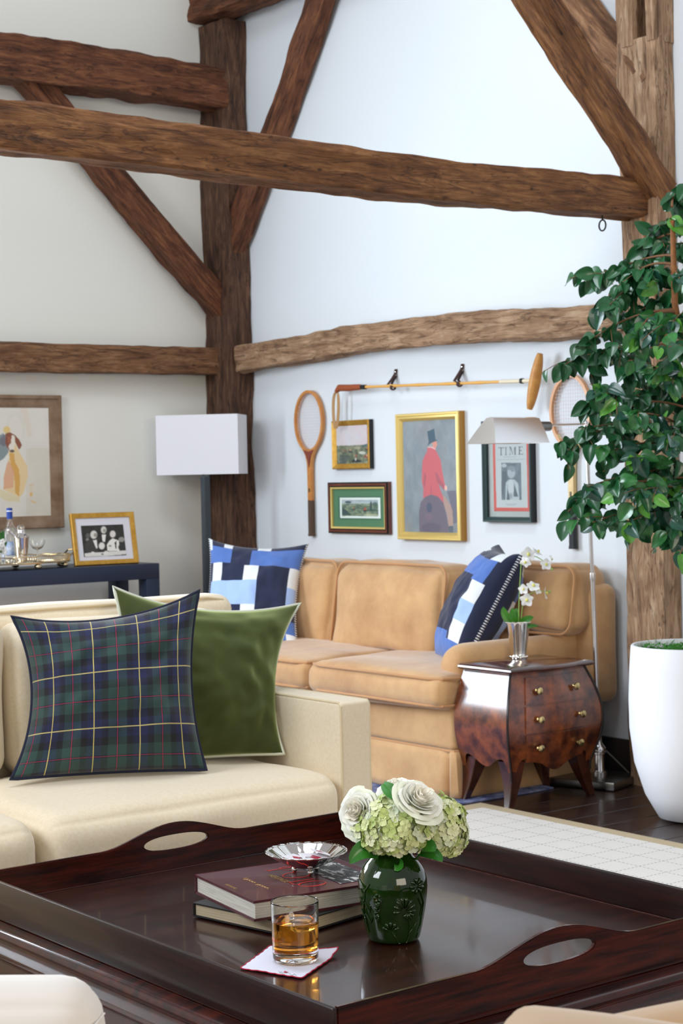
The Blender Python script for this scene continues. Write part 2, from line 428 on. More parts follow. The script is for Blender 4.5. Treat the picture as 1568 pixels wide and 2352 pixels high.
timber('wall_brace', (5.0, 7.42, 2.032), (3.80, 7.42, 3.2), .12, .125, T_red, 'diagonal timber brace rising left from the corner post to the upper beam', up=(1, 0, 1), seed=10)
timber('upper_beam', (3.0, 7.36, 3.155), (4.93, 7.36, 3.155), .15, .2, T_red, 'thick reddish upper beam running left from the corner post', seed=11, amp=.01, bend=lambda t: (0, 0, .012*math.sin(3*t)))
timber('wall_plate', (4.96, 7.52, 3.60), (4.96, 3.2, 3.60), .2, .17, T_red, 'gnarled wall plate resting on top of the corner post at the ceiling', seed=12, amp=.013)
timber('wall_rail', (3.0, 7.45, 1.79), (4.93, 7.45, 1.80), .12, .135, T_mid, 'horizontal hewn rail on the left wall above the dog painting', seed=13)
timber('wall_rail', (4.99, 7.29, 1.797), (4.99, 4.65, 1.80), .11, .125, T_pale, 'pale bowed rail on the right wall above the mallet and rackets', seed=14,
       bend=lambda t: (0, 0, .045*math.sin(PI*min(1, t*1.15))*(.6+.4*t)), amp=.007)
b = NB(); tube(b, [(4.752, 4.56, 2.16), (4.752, 4.56, 2.135)], .003, 8)
tube(b, [(4.752+.0*0, 4.56+.017*math.sin(a), 2.118+.02*math.cos(a)) for a in np.linspace(0, 2*PI, 20, endpoint=False)], .003, 8, closed=True)
setp(fin('eye_hook', b, M('dark_iron', (50, 46, 46), .4, .8)), 'small iron eye hook screwed under the right end of the tie beam', 'hook')

# ------------------------------------------------------------------ rugs
def rug_mat():
    m = bpy.data.materials.new('cream_grid_rug'); m.use_nodes = True; nt = m.node_tree; N = nt.nodes; L = nt.links
    b = N['Principled BSDF']; b.inputs['Roughness'].default_value = .95
    g = N.new('ShaderNodeNewGeometry'); s = N.new('ShaderNodeSeparateXYZ'); L.new(g.outputs['Position'], s.inputs[0])
    def mth(op, a, c=None, v=None, w=None):
        n = N.new('ShaderNodeMath'); n.operation = op
        if a is not None: L.new(a, n.inputs[0])
        if v is not None: n.inputs[0].default_value = v
        if c is not None: L.new(c, n.inputs[1])
        if w is not None: n.inputs[1].default_value = w
        return n.outputs[0]
    def line(a, off, other):
        d = mth('ABSOLUTE', mth('SUBTRACT', mth('FRACT', mth('DIVIDE', mth('SUBTRACT', a, w=off), w=.1065)), w=.5))
        thin = mth('LESS_THAN', d, w=.012)
        dash = mth('LESS_THAN', mth('FRACT', mth('DIVIDE', other, w=.017)), w=.62)
        return mth('MULTIPLY', thin, dash)
    ln = mth('MAXIMUM', line(s.outputs[0], 4.124-.05325, s.outputs[1]), line(s.outputs[1], 4.178-.05325, s.outputs[0]))
    inside = mth('MULTIPLY', mth('LESS_THAN', s.outputs[0], w=4.19), mth('LESS_THAN', s.outputs[1], w=4.66))
    nz = N.new('ShaderNodeTexNoise'); nz.inputs['Scale'].default_value = 260; L.new(g.outputs['Position'], nz.inputs['Vector'])
    m1 = N.new('ShaderNodeMix'); m1.data_type = 'RGBA'; m1.inputs[6].default_value = lin((226, 220, 212)); m1.inputs[7].default_value = lin((82, 76, 80)); L.new(ln, m1.inputs[0])
    m2 = N.new('ShaderNodeMix'); m2.data_type = 'RGBA'; m2.inputs[6].default_value = lin((192, 172, 138)); L.new(inside, m2.inputs[0]); L.new(m1.outputs[2], m2.inputs[7])
    L.new(m2.outputs[2], b.inputs['Base Color'])
    bp = N.new('ShaderNodeBump'); bp.inputs['Strength'].default_value = .5; bp.inputs['Distance'].default_value = .002; L.new(nz.outputs['Fac'], bp.inputs['Height']); L.new(bp.outputs[0], b.inputs['Normal'])
    return m
b = NB(); box(b, .9, 4.25, 1.2, 4.735, 0.0, .009, bev=.003)
setp(fin('area_rug', b, rug_mat()), 'cream flat rug with thin dashed grid and tan border under the coffee table', 'rug')
b = NB(); box(b, 2.9, 4.66, 4.775, 7.0, 0.0, .008, bev=.003)
setp(fin('accent_rug', b, M('blue_mottled_rug', (60, 74, 120), .95, col2=(150, 156, 190), vscale=22, bump=.4, bscale=200)), 'mottled blue rug with a pale edge under the tan sofa', 'rug')

# ------------------------------------------------------------------ tan suede sofa
ts = thing('suede_sofa', 'tan suede three cushion sofa with a pleated skirt against the white wall', 'sofa', (4.6, 5.9, .008))
b = NB(); soft(b, 4.24, 5.03, 4.86, 6.95, .175, .37, r=.03, wob=.003); fin('base', b, suede, ts)
# skirt with inverted pleats
def skirt_pt(s):   # along the perimeter: front from Y=6.95 to 4.86 then side to X=5.0
    if s < 2.09: return Vector((4.235, 6.95-s, 0)), Vector((-1, 0, 0))
    return Vector((4.235+(s-2.09), 4.855, 0)), Vector((0, -1, 0))
b = NB(); cols = []
n = 260; tot = 2.09+.76
for i in range(n+1):
    s = tot*i/n; p, nn = skirt_pt(s)
    pl = 0.
    for c in (1.05, 2.06, 2.13): pl -= .03*math.exp(-((s-c)/.012)**2)
    col_ = []
    for j in range(7):
        z = .010+.17*j/6; fl_ = (1-j/6)
        col_.append(b.verts.new(p + nn*(pl*(.3+.7*fl_)+.012*fl_+.003*math.sin(s*23)*fl_) + Vector((0, 0, z))))
    cols.append(col_)
for A, Bq in zip(cols, cols[1:]):
    for j in range(6): b.faces.new((A[j], A[j+1], Bq[j+1], Bq[j]))
o = fin('skirt', b, suede, ts); md = o.modifiers.new('s', 'SOLIDIFY'); md.thickness = .008; md.offset = -1
b = NB(); tube(b, [(4.232, 6.95, .181), (4.232, 4.90, .181), (4.236, 4.86, .181), (4.27, 4.852, .181), (5.0, 4.852, .181)], .006, 8); fin('welt', b, suedew, ts)
def seat_c(y0, y1, sd):
    b = NB(); soft(b, 4.17, 4.93, y0, y1, .335, .462, r=.045, puff=(.012, .0, .022), wob=.010, seed=sd, n=22)
    c = fin('seat_cushion', b, suede, ts, smooth=180)
    b = NB()
    for z in (.452, .352):
        q = [(4.9, y0+.012, z), (4.25, y0+.006, z), (4.195, y0+.02, z), (4.168, y0+.08, z-.0), (4.158, (y0+y1)/2, z+.003), (4.168, y1-.08, z), (4.195, y1-.02, z), (4.25, y1-.006, z), (4.9, y1-.012, z)]
        tube(b, q, .0055, 8)
    fin('welt', b, suedew, c)
seat_c(4.85, 5.685, 1); seat_c(5.69, 6.76, 2)
def back_c(y0, y1, z0, z1, sd, xf=4.62, lean=.16):
    def f(p): p.x += (p.z-.45)*lean; return p
    b = NB(); soft(b, xf, xf+.22, y0, y1, z0, z1, r=.06, puff=(.035, .01, .012), wob=.014, seed=sd, n=20, f=f)
    c = fin('back_cushion', b, suede, ts, smooth=180)
    b = NB(); x = xf+.012
    q = []
    rr = .05
    for cy, cz, a0 in ((y0+rr, z0+rr, PI), (y1-rr, z0+rr, 1.5*PI), (y1-rr, z1-rr, 0), (y0+rr, z1-rr, .5*PI)):
        for a in np.linspace(a0, a0+PI/2, 5): q.append(f(Vector((x, cy+(rr+.004)*math.cos(a), cz+(rr+.004)*math.sin(a)))))
    tube(b, q, .005, 8, closed=True); fin('welt', b, suedew, c)
back_c(4.80, 5.40, .58, .835, 5, xf=4.745); back_c(5.41, 6.13, .44, .825, 6); back_c(6.14, 6.85, .44, .825, 7)
def arm(y0, y1, s):
    prof = [(0, .33), (0, .52), (.02, .555), (.07, .575), (.12, .565), (.165, .53), (.175, .48), (.17, .33)]
    b = NB(); rings = []
    for i in range(22):
        t = i/21; x = 4.275+.72*t
        up_ = .17*max(0, (t-.72)/.28)**1.6; ins = .03*(max(0, 1-t*9))**2
        rings.append([b.verts.new((x, y0+ins+(y1-y0)*(a/.175)*(1-2*ins/(y1-y0)), z-ins*(z > .4)+up_*(z > .4))) for a, z in prof])
    for A, Bq in zip(rings, rings[1:]):
        for j in range(len(prof)-1): b.faces.new((A[j], A[j+1], Bq[j+1], Bq[j]))
    b.faces.new(rings[0]); b.faces.new(rings[-1][::-1])
    o = fin('arm', b, suede, ts, smooth=60)
    md = o.modifiers.new('s', 'SUBSURF'); md.levels = 2; md.render_levels = 2
arm(4.855, 5.02, 1); arm(6.77, 6.94, 1)
b = NB(); soft(b, 4.88, 5.035, 4.77, 6.97, .3, .765, r=.05, wob=.004); fin('back_frame', b, suede, ts)

# ------------------------------------------------------------------ cream linen sofa
cs = thing('linen_sofa', 'cream linen sofa with a square arm behind the coffee table', 'sofa', (1.85, 3.95, .009))
b = NB(); soft(b, .9, 2.75, 3.61, 4.36, .06, .30, r=.02); fin('base', b, cream, cs)
def frontsag(p):
    return p
for (x0, x1, sd) in ((.93, 1.874, 3), (1.880, 2.742, 4)):
    b = NB(); soft(b, x0, x1, 3.575, 4.2, .285, .435, r=.055, puff=(0, .012, .026), wob=.008, seed=sd, n=26)
    c = fin('seat_cushion', b, cream, cs, smooth=180)
b = NB(); soft(b, 2.748, 2.85, 3.6, 4.36, .06, .622, r=.010, n=20); a_ = fin('arm', b, cream, cs)
b = NB(); 
q = [(2.752, 4.2, .6205), (2.752, 3.612, .6205), (2.752, 3.603, .612), (2.752, 3.601, .1)]
tube(b, q, .0035, 8); tube(b, [(2.846, 4.2, .6205), (2.846, 3.61, .6205), (2.846, 3.603, .612), (2.846, 3.601, .1)], .003, 8); fin('welt', b, creamedge, a_)
b = NB(); soft(b, .9, 2.85, 4.22, 4.37, .1, .872, r=.045, wob=.005, puff=(0, 0, .008)); bk = fin('back_frame', b, cream, cs, smooth=180)
b = NB(); tube(b, [(.95, 4.235, .868), (2.76, 4.235, .868), (2.81, 4.235, .86), (2.838, 4.235, .835), (2.842, 4.235, .62)], .0035, 8); fin('welt', b, creamedge, bk)
for x0, x1, sd in ((.95, 2.06, 8), (2.07, 2.74, 9)):
    b = NB(); soft(b, x0, x1, 4.10, 4.25, .44, .87 if sd == 8 else .84, r=.06, puff=(.0, .02, .01), wob=.012, seed=sd, n=18); fin('back_cushion', b, cream, cs, smooth=180)

# ------------------------------------------------------------------ pillows
def pillow(name, label, TL, TR, BR, BL, T, mat, wel=None, colf=None, n=70, pinch=(.12, .12, .14, .05), wr=.006, seed=0, thing_group=None, back=1.0, e=.42, tilt=(0, 0, 0), wr2=0):
    TL, TR, BR, BL = map(Vector, (TL, TR, BR, BL))
    N_ = ((TR-TL).cross(BL-TL)).normalized()          # towards the viewer side
    if N_.dot(Vector(CAM)-TL) < 0: N_ = -N_
    root = thing(name, label, 'cushion', ((BL+BR)/2), 0, thing_group)
    def pos(s, t, side):
        s2 = s*(1-pinch[0 if s < 0 else 1]*(1-t*t)**.9*abs(s)**1.3); t2 = t*(1-pinch[2 if t < 0 else 3]*(1-s*s)**.9*abs(t)**1.3)
        u, v = (s2+1)/2, (t2+1)/2
        p = TL*(1-u)*(1-v)+TR*u*(1-v)+BR*u*v+BL*(1-u)*v
        h = T*max(0, (1-s**2))**e*max(0, (1-t**2))**e
        if side < 0: h *= back
        q = p + N_*h*side
        env = max(0, (1-s**4)*(1-t**4))
        w = noise.noise(Vector((s*2.1+seed, t*2.1, side*3)))*wr*2 + noise.noise(Vector((s*5+seed, t*5, side*3)))*wr
        if wr2:   # radial wrinkles running in from the edges
            w += wr2*math.sin(9*math.atan2(t, s)+seed+2*noise.noise(Vector((s*3, t*3, seed))))*(s*s+t*t)**1.5*env
        return q + N_*w*env*side
    vs = []; fs = []; uv = []
    for side in (1, -1):
        off = len(vs)
        for j in range(n+1):
            for i in range(n+1):
                s = -math.cos(PI*i/n)*.35+(-1+2*i/n)*.65; t = -math.cos(PI*j/n)*.35+(-1+2*j/n)*.65
                vs.append(pos(s, t, side)); uv.append(((s+1)/2, (t+1)/2))
        for j in range(n):
            for i in range(n):
                a = off+j*(n+1)+i; q = (a, a+1, a+n+2, a+n+1); fs.append(q if side > 0 else q[::-1])
    me = bpy.data.meshes.new('cover'); me.from_pydata(vs, [], fs)
    ul = me.uv_layers.new(name='UVMap'); li = np.empty(len(me.loops), int); me.loops.foreach_get('vertex_index', li)
    U = np.array(uv)[li]; ul.data.foreach_set('uv', U.ravel())
    if colf:
        cen = U.reshape(-1, 4, 2).mean(1); c = np.array([colf(u, v) for u, v in cen])/255.
        c = np.where(c <= .04045, c/12.92, ((c+.055)/1.055)**2.4); c = np.concatenate([c, np.ones((len(c), 1))], 1)
        at = me.color_attributes.new('Col', 'FLOAT_COLOR', 'CORNER'); at.data.foreach_set('color', np.repeat(c, 4, 0).ravel())
    bm = bmesh.new(); bm.from_mesh(me); bmesh.ops.remove_doubles(bm, verts=bm.verts, dist=1e-6); bm.to_mesh(me); bm.free()
    fin('cover', me, mat, root, smooth=180)
    rim = [pos(s, -1, 1) for s in np.linspace(-1, 1, 30)[:-1]]+[pos(1, t, 1) for t in np.linspace(-1, 1, 30)[:-1]]+[pos(-s, 1, 1) for s in np.linspace(-1, 1, 30)[:-1]]+[pos(-1, -t, 1) for t in np.linspace(-1, 1, 30)[:-1]]
    if wel:
        b = NB(); tube(b, rim, wel[1], 8, closed=True); fin('piping', b, wel[0], root, smooth=180)
    return root, pos, N_

def plaid_mat():
    m = bpy.data.materials.new('tartan_wool'); m.use_nodes = True; nt = m.node_tree; N = nt.nodes; L = nt.links
    b = N['Principled BSDF']; b.inputs['Roughness'].default_value = .85; b.inputs['Sheen Weight'].default_value = .2
    uvn = N.new('ShaderNodeUVMap'); s = N.new('ShaderNodeSeparateXYZ'); L.new(uvn.outputs[0], s.inputs[0])
    def mth(op, a, w): n = N.new('ShaderNodeMath'); n.operation = op; L.new(a, n.inputs[0]); n.inputs[1].default_value = w; return n.outputs[0]
    def ramp(f, stops):
        r = N.new('ShaderNodeValToRGB'); r.color_ramp.interpolation = 'CONSTANT'; e = r.color_ramp.elements
        e[0].position, e[0].color = stops[0]; e[1].position, e[1].color = stops[1]
        for p, c in stops[2:]: x = e.new(p); x.color = c
        L.new(f, r.inputs[0]); return r.outputs[0]
    def mix(fac, a, c):
        x = N.new('ShaderNodeMix'); x.data_type = 'RGBA'
        if isinstance(fac, float): x.inputs[0].default_value = fac
        else: L.new(fac, x.inputs[0])
        for i, q in ((6, a), (7, c)):
            if isinstance(q, tuple): x.inputs[i].default_value = q
            else: L.new(q, x.inputs[i])
        return x.outputs[2]
    nvy, blk, grn, mid = lin((22, 30, 72)), lin((9, 12, 24)), lin((38, 68, 64)), lin((18, 28, 52))
    K = (0, 0, 0, 1); Wt = (1, 1, 1, 1)
    out = []
    for i, (kk, off, lw) in enumerate(((4.15, .30, .016), (3.1, .67, .015))):
        fr = mth('FRACT', mth('ADD', mth('MULTIPLY', s.outputs[i], kk), off), 0)
        band = ramp(fr, [(0, nvy), (.16, blk), (.30, grn), (.475, mid), (.525, grn), (.70, blk), (.84, nvy)])
        yel = ramp(fr, [(0, K), (.02, K), (.5-.001, K), (.985-lw/2, Wt)]); red = ramp(fr, [(0, K), (.5-lw*.42, Wt), (.5+lw*.42, K)])
        out.append((band, yel, red))
    c = mix(.5, out[0][0], out[1][0])
    c = mix(out[1][2], c, lin((132, 38, 58))); c = mix(out[0][2], c, lin((168, 44, 70)))
    c = mix(out[1][1], c, lin((188, 176, 116))); c = mix(out[0][1], c, lin((206, 190, 112)))
    L.new(c, b.inputs['Base Color'])
    mp = N.new('ShaderNodeMapping'); mp.inputs['Scale'].default_value = (260, 260, 1); mp.inputs['Rotation'].default_value = (0, 0, .78); L.new(uvn.outputs[0], mp.inputs[0])
    w = N.new('ShaderNodeTexWave'); w.inputs['Scale'].default_value = .6; L.new(mp.outputs[0], w.inputs[0])
    bp = N.new('ShaderNodeBump'); bp.inputs['Strength'].default_value = .25; bp.inputs['Distance'].default_value = .001; L.new(w.outputs['Fac'], bp.inputs['Height']); L.new(bp.outputs[0], b.inputs['Normal'])
    return m
tartan = plaid_mat()
pillow('tartan_pillow', 'navy and green tartan pillow with yellow and red lines on the cream sofa',
       P(26, 1416, Y=4.05), P(458, 1356, Y=3.86), P(474, 1768, Y=3.76), P(24, 1790, Y=3.97), .10, tartan, wel=(M('tartan_piping', (22, 28, 52), .85), .0050), n=72, pinch=(.22, .13, .20, .03), wr=.012, seed=3.2, back=.4, wr2=.009, e=.56)
velvet = M('green_velvet', (60, 70, 14), .8, col2=(44, 54, 10), vscale=6, sheen=1.0)
MATS['green_velvet'].node_tree.nodes['Principled BSDF'].inputs['Sheen Tint'].default_value = lin((206, 222, 150)); MATS['green_velvet'].node_tree.nodes['Principled BSDF'].inputs['Sheen Roughness'].default_value = .45
pillow('velvet_pillow', 'moss green velvet pillow with pale piping behind the tartan pillow',
       P(260, 1348, Y=4.13), P(690, 1386, Y=4.0), P(652, 1732, Y=3.835), P(285, 1760, Y=4.02), .105, velvet, wel=(M('pale_green_piping', (204, 208, 190), .7), .0048), n=72, pinch=(.1, .22, .20, .04), wr=.014, seed=9.1, back=.4, wr2=.012, e=.56)
NAV, MBL, LBL, WHT = (30, 38, 66), (82, 116, 186), (164, 192, 240), (226, 230, 232)
def blocks(u, v):
    R = [(NAV, 0, 1, 0, 1), (WHT, .17, .33, 0, .07), (WHT, .53, .66, 0, .07), (MBL, 0, .27, .07, .26), (MBL, .45, 1, .07, .28), (NAV, .27, .47, 0, .44),
         (WHT, .06, .17, .26, .44), (WHT, .42, .57, .28, .46), (LBL, .04, .57, .44, .66), (NAV, .57, .90, .28, .72), (WHT, .90, 1, .28, .48), (LBL, .90, 1, .48, .70),
         (WHT, .42, .57, .66, .80), (NAV, 0, .42, .66, .84), (MBL, 0, .45, .84, 1), (MBL, .57, 1, .78, .95), (NAV, .45, .57, .80, 1), (WHT, .9, 1, .9, 1), (WHT, 0, .04, 0, .12)]
    c = NAV
    for col, a, b_, d, e in R:
        if a <= u <= b_ and d <= v <= e: c = col
    return c
def blocks2(u, v):
    R = [(NAV, 0, 1, 0, 1), (WHT, 0, .35, .03, .07), (MBL, .0, .55, .12, .34), (NAV, .30, .62, .0, .12), (WHT, .72, .93, 0, .13), (MBL, .55, .9, .13, .36), (NAV, .12, .70, .32, .80),
         (WHT, .0, .14, .30, .48), (LBL, 0, .18, .48, .62), (WHT, .04, .16, .62, .78), (WHT, .74, .93, .36, .52), (LBL, .74, .93, .52, .70), (WHT, .74, .95, .70, .86), (MBL, .0, .70, .80, 1), (MBL, .7, 1, .86, 1), (NAV, .93, 1, 0, 1)]
    c = NAV
    for col, a, b_, d, e in R:
        if a <= u <= b_ and d <= v <= e: c = col
    return c
wool = M('block_wool', (255, 255, 255), .95, vcol=True, bump=.3, bscale=300, sheen=.3)
def stitches(root, pos, side_s, mat, t0=-1, t1=1):
    b = NB()
    for i in range(46):
        t = t0+(t1-t0)*(i+.5)/46
        c = pos(side_s*1.0, t, 1); i_ = pos(side_s*.97, t, 1)-pos(side_s*.97, t, -1); i_ = i_.normalized()*.008; o_ = (c-pos(side_s*.9, t, 1)*.5-pos(side_s*.9, t, -1)*.5).normalized()*.003
        tube(b, [c+i_-o_, c+o_, c-i_-o_], .0026, 6)
    fin('blanket_stitch', b, mat, root)
stw = M('white_wool_yarn', (228, 230, 234), .9)
r_, ps, _ = pillow('wool_pillow', 'navy and blue block wool pillow at the far left end of the tan sofa',
       P(480, 1236, Y=6.75), P(708, 1248, Y=6.40), P(684, 1490, Y=6.22), P(455, 1485, Y=6.6), .08, wool, colf=blocks, n=90, pinch=(.12, .14, .17, .05), wr=.008, seed=5.5, back=.6)
stitches(r_, ps, 1, stw); stitches(r_, ps, -1, stw)
r_, ps, _ = pillow('wool_pillow', 'navy and blue block wool pillow leaning on the right arm of the tan sofa',
       P(1146, 1250, Y=5.22), P(1199, 1272, Y=4.95), P(1062, 1533, Y=5.06), P(1003, 1508, Y=5.36), .12, wool, colf=blocks2, n=90, pinch=(.06, .02, .12, .02), wr=.008, seed=8.5, back=1.0)
stitches(r_, ps, 1, stw)

# ------------------------------------------------------------------ bombe chest (side table)
bt = thing('bombe_chest', 'small burl walnut bombe chest with three drawers beside the tan sofa', 'side table', (4.475, 4.72, .0))
CX, CY, HX, HY = 4.466, 4.722, .186, .125
def bulge(z):   # outward swell of the body at height z
    t = (z-.13)/(.485-.13); t = max(0, min(1, t))
    return .048*math.sin(PI*min(1, t*1.0))**1.0*(1 if t > .0 else 0) + .012*(1-t)
def front_y(u, z):   # u in -1..1 across the front; serpentine
    return -HY - bulge(z)*.75 - .028*math.cos(u*PI)*(.5+.5*math.cos(u*PI*.0)) - .0*u
def body_pt(s, z):
    """s 0..4 round the perimeter: 0-1 front (left to right), 1-2 right, 2-3 back, 3-4 left"""
    bx = HX + bulge(z); k = int(s) % 4; u = (s-int(s))*2-1
    yf = -HY - bulge(z)*.7
    if k == 0: x, y_ = u*bx, yf - .022*(math.cos(u*PI)+1)/2
    elif k == 1: x, y_ = bx + .008*math.cos(u*PI/2)*0 - .012*(math.cos(u*PI)+1)/2*0, yf + (u+1)/2*(HY-yf)
    elif k == 2: x, y_ = -u*bx, HY
    else: x, y_ = -bx, HY - (u+1)/2*(HY-yf)
    return Vector((CX+x, CY+y_, z))
def zbot(s):
    k = int(s) % 4; u = (s-int(s))*2-1
    d = abs(u)
    if d > .86: return .125 - 0*(d-.86)
    if d > .66: return .125+.055*(1-((d-.66)/.2)**2)**.5 if d < .86 else .125
    return .18-.055*(math.cos(u/.66*PI)+1)/2*(1.0 if k in (0, 2) else .7)
b = NB(); cols = []
NS = 40; ss = [k+i/NS for k in range(4) for i in range(NS)]
for s in ss:
    zb = zbot(s); cols.append([b.verts.new(body_pt(s, zb+(.487-zb)*j/16)) for j in range(17)])
for i in range(len(cols)):
    A, Bq = cols[i], cols[(i+1) % len(cols)]
    for j in range(16): b.faces.new((A[j], Bq[j], Bq[j+1], A[j+1]))
b.faces.new([c[-1] for c in cols])
fin('body', b, burl, bt, smooth=35)
# drawers, proud of the front
for k, (z0, z1) in enumerate(((.375, .468), (.272, .368), (.165, .265))):
    b = NB(); fr = []
    for i in range(21):
        u = -.66+1.32*i/20; s = (u+1)/2
        zz0 = z0 - (.022*(math.cos(u/.66*PI)+1)/2 if k == 2 else 0)
        fr.append([b.verts.new(body_pt(s, zz0+(z1-zz0)*j/6)+Vector((0, -.005, 0))) for j in range(7)]+[b.verts.new(body_pt(s, zz0+(z1-zz0)*j/6)+Vector((0, .004, 0))) for j in (6, 0)])
    for A, Bq in zip(fr, fr[1:]):
        m_ = len(A)
        for j in range(m_): b.faces.new((A[j], A[(j+1) % m_], Bq[(j+1) % m_], Bq[j]))
    b.faces.new(fr[0]); b.faces.new(fr[-1][::-1])
    d = fin('drawer', b, burl, bt, smooth=35)
    for u in (-.44, .44):
        p = body_pt((u+1)/2, (z0+z1)/2)+Vector((0, -.004, 0)); mt = Matrix.Translation(p) @ Matrix.Rotation(PI/2, 4, 'X')
        b = NB(); lathe(b, [(.007, 0), (.004, .004), (.004, .010), (.012, .013), (.0140, .017), (.013, .021), (.006, .0235), (0, .024)], mtx=mt, n=18); fin('knob', b, brass, d)
# corner stiles (dark line down the front corners) and cabriole legs
for sx in (-1, 1):
    b = NB(); tube(b, [Vector((CX+sx*(HX+bulge(z)+.001), CY-HY-bulge(z)*.7-.001, z)) for z in np.linspace(.1, .486, 24)], .0045, 6); fin('corner_bead', b, M('ebony_bead', (24, 14, 12), .3), bt)
for sx in (-1, 1):
    for sy in (-1, 1):
        b = NB(); rings = []
        for j in range(16):
            z = .17*(1-j/15); t = j/15
            ox = .020*t**2.2 - .004*math.sin(t*PI); w_ = .046*(1-t)**1.2+.026
            cx_ = CX+sx*(HX+bulge(.14)-w_/2+ox*1.0); cy_ = CY+(sy*(HY-w_/2) if sy > 0 else -(HY+bulge(.14)*.7-w_/2)-ox*.2)
            rings.append([b.verts.new((cx_+a*w_/2, cy_+c*w_/2, z)) for a, c in ((-1, -1), (1, -1), (1, 1), (-1, 1))])
        for A, Bq in zip(rings, rings[1:]):
            for j in range(4): b.faces.new((A[j], A[(j+1) % 4], Bq[(j+1) % 4], Bq[j]))
        b.faces.new(rings[0]); b.faces.new(rings[-1][::-1]); bmesh.ops.bevel(b, geom=b.edges[:], offset=.0025, segments=1, affect='EDGES')
        fin('leg', b, burld, bt)
# top slab with serpentine edge
def top_outline(off):
    q = []
    for i in range(25): u = -1+2*i/24; q.append((CX+u*(HX+.018+off), CY-HY-.022-off-.020*(math.cos(u*PI)+1)/2))
    for i in range(1, 12): t = i/12; q.append((CX+HX+.018+off, CY-HY-.022-off+(2*HY+.028+off)*t))
    q += [(CX+HX+.018+off, CY+HY+.006), (CX-HX-.018-off, CY+HY+.006)]
    for i in range(11, 0, -1): t = i/12; q.append((CX-HX-.018-off, CY-HY-.022-off+(2*HY+.028+off)*t))
    return q
b = NB(); rings = [[b.verts.new((x, y, z)) for x, y in top_outline(o_)] for o_, z in ((-.006, .486), (.004, .490), (.008, .496), (.006, .502), (-.001, .506), (-.004, .508))]
for A, Bq in zip(rings, rings[1:]):
    for j in range(len(A)): b.faces.new((A[j], A[(j+1) % len(A)], Bq[(j+1) % len(A)], Bq[j]))
b.faces.new(rings[0][::-1]); b.faces.new(rings[-1]); fin('top', b, M('walnut_top', (58, 28, 20), .2, col2=(96, 52, 36), vscale=9, coat=.9), bt)

# silver cup and orchid
cc = P(1191, 1512, Z=.509); cc.z = .509
cup = thing('julep_cup', 'tapered silver cup with beaded rim holding the white orchid', 'cup', cc)
b = NB(); lathe(b, [(.033, 0), (.034, .005), (.030, .009), (.029, .018), (.031, .034), (.043, .126), (.0455, .133), (.046, .138), (.043, .140), (.041, .133), (.028, .024), (0, .022)], c=cc, n=40); fin('body', b, silver, cup)
b = NB()
for z, r0, nb in ((.008, .0335, 30), (.136, .046, 44)):
    for i in range(nb): ball(b, cc+Vector((r0*math.cos(2*PI*i/nb), r0*math.sin(2*PI*i/nb), z)), .0028, u=8, v=6)
fin('beading', b, silver, cup)
orc = thing('orchid', 'small white orchid with two flower stems in the silver cup', 'flower', cc+Vector((0, 0, .115)))
lg = M('orchid_leaf', (66, 136, 34), .35, col2=(40, 100, 30), vscale=10); sg = M('orchid_stem', (150, 186, 90), .5); op = M('orchid_petal', (246, 246, 244), .6, sub=.1); oy = M('orchid_throat', (226, 220, 110), .6)
dc = 6.55
def bladeleaf(path, w, mat, name, parent, nw=4, fold=.25, nrm=None):
    path = [Vector(p) for p in path]; b = NB(); rows = []; k = len(path)
    for i, p in enumerate(path):
        t = i/(k-1); tan = (path[min(i+1, k-1)]-path[max(0, i-1)]).normalized(); sd = tan.cross(nrm or (Vector(CAM)-p)).normalized(); nr = sd.cross(tan).normalized()
        ww = w*(math.sin(PI*min(1, t*.93+.07))**.6)
        rows.append([b.verts.new(p+sd*ww*a+nr*abs(a)*ww*fold) for a in np.linspace(-1, 1, nw+1)])
    for A, Bq in zip(rows, rows[1:]):
        for j in range(nw): b.faces.new((A[j], A[j+1], Bq[j+1], Bq[j]))
    return fin(name, b, mat, parent, smooth=180)
def bez(a, c, d, n=9):
    a, c, d = Vector(a), Vector(c), Vector(d); return [a*(1-t)**2+c*2*t*(1-t)+d*t*t for t in np.linspace(0, 1, n)]
def OP(x, y, dd=0): return P(1130+x/7.84, 1240+y/7.84, D=dcup+dd)
dcup = float(np.dot(np.array(cc)-CAM, _F))
root0 = OP(470, 1600)
for e1, e2, w_, dd in (((190, 1400), (200, 1200), .016, .0), ((330, 1400), (370, 1220), .014, -.01), ((560, 1420), (750, 1390), .015, -.02), ((560, 1540), (840, 1545), .009, -.03), ((420, 1330), (430, 1225), .013, .02), ((560, 1560), (500, 1440), .012, -.03)):
    bladeleaf(bez(root0, OP(*e1, dd), OP(*e2, dd)), w_, lg, 'leaf', orc)
b = NB(); tube(b, bez(OP(470, 1590), OP(480, 1000), OP(520, 440), 14)+bez(OP(520, 440), OP(620, 180), OP(880, 350), 8)[1:]+[OP(1085, 520)], .0016, 8); fin('stem', b, sg, orc)
b = NB(); tube(b, bez(OP(510, 1590), OP(530, 1300), OP(560, 1050), 10)+bez(OP(560, 1050), OP(700, 900), OP(1040, 930), 8)[1:], .0015, 8); fin('stem', b, sg, orc)
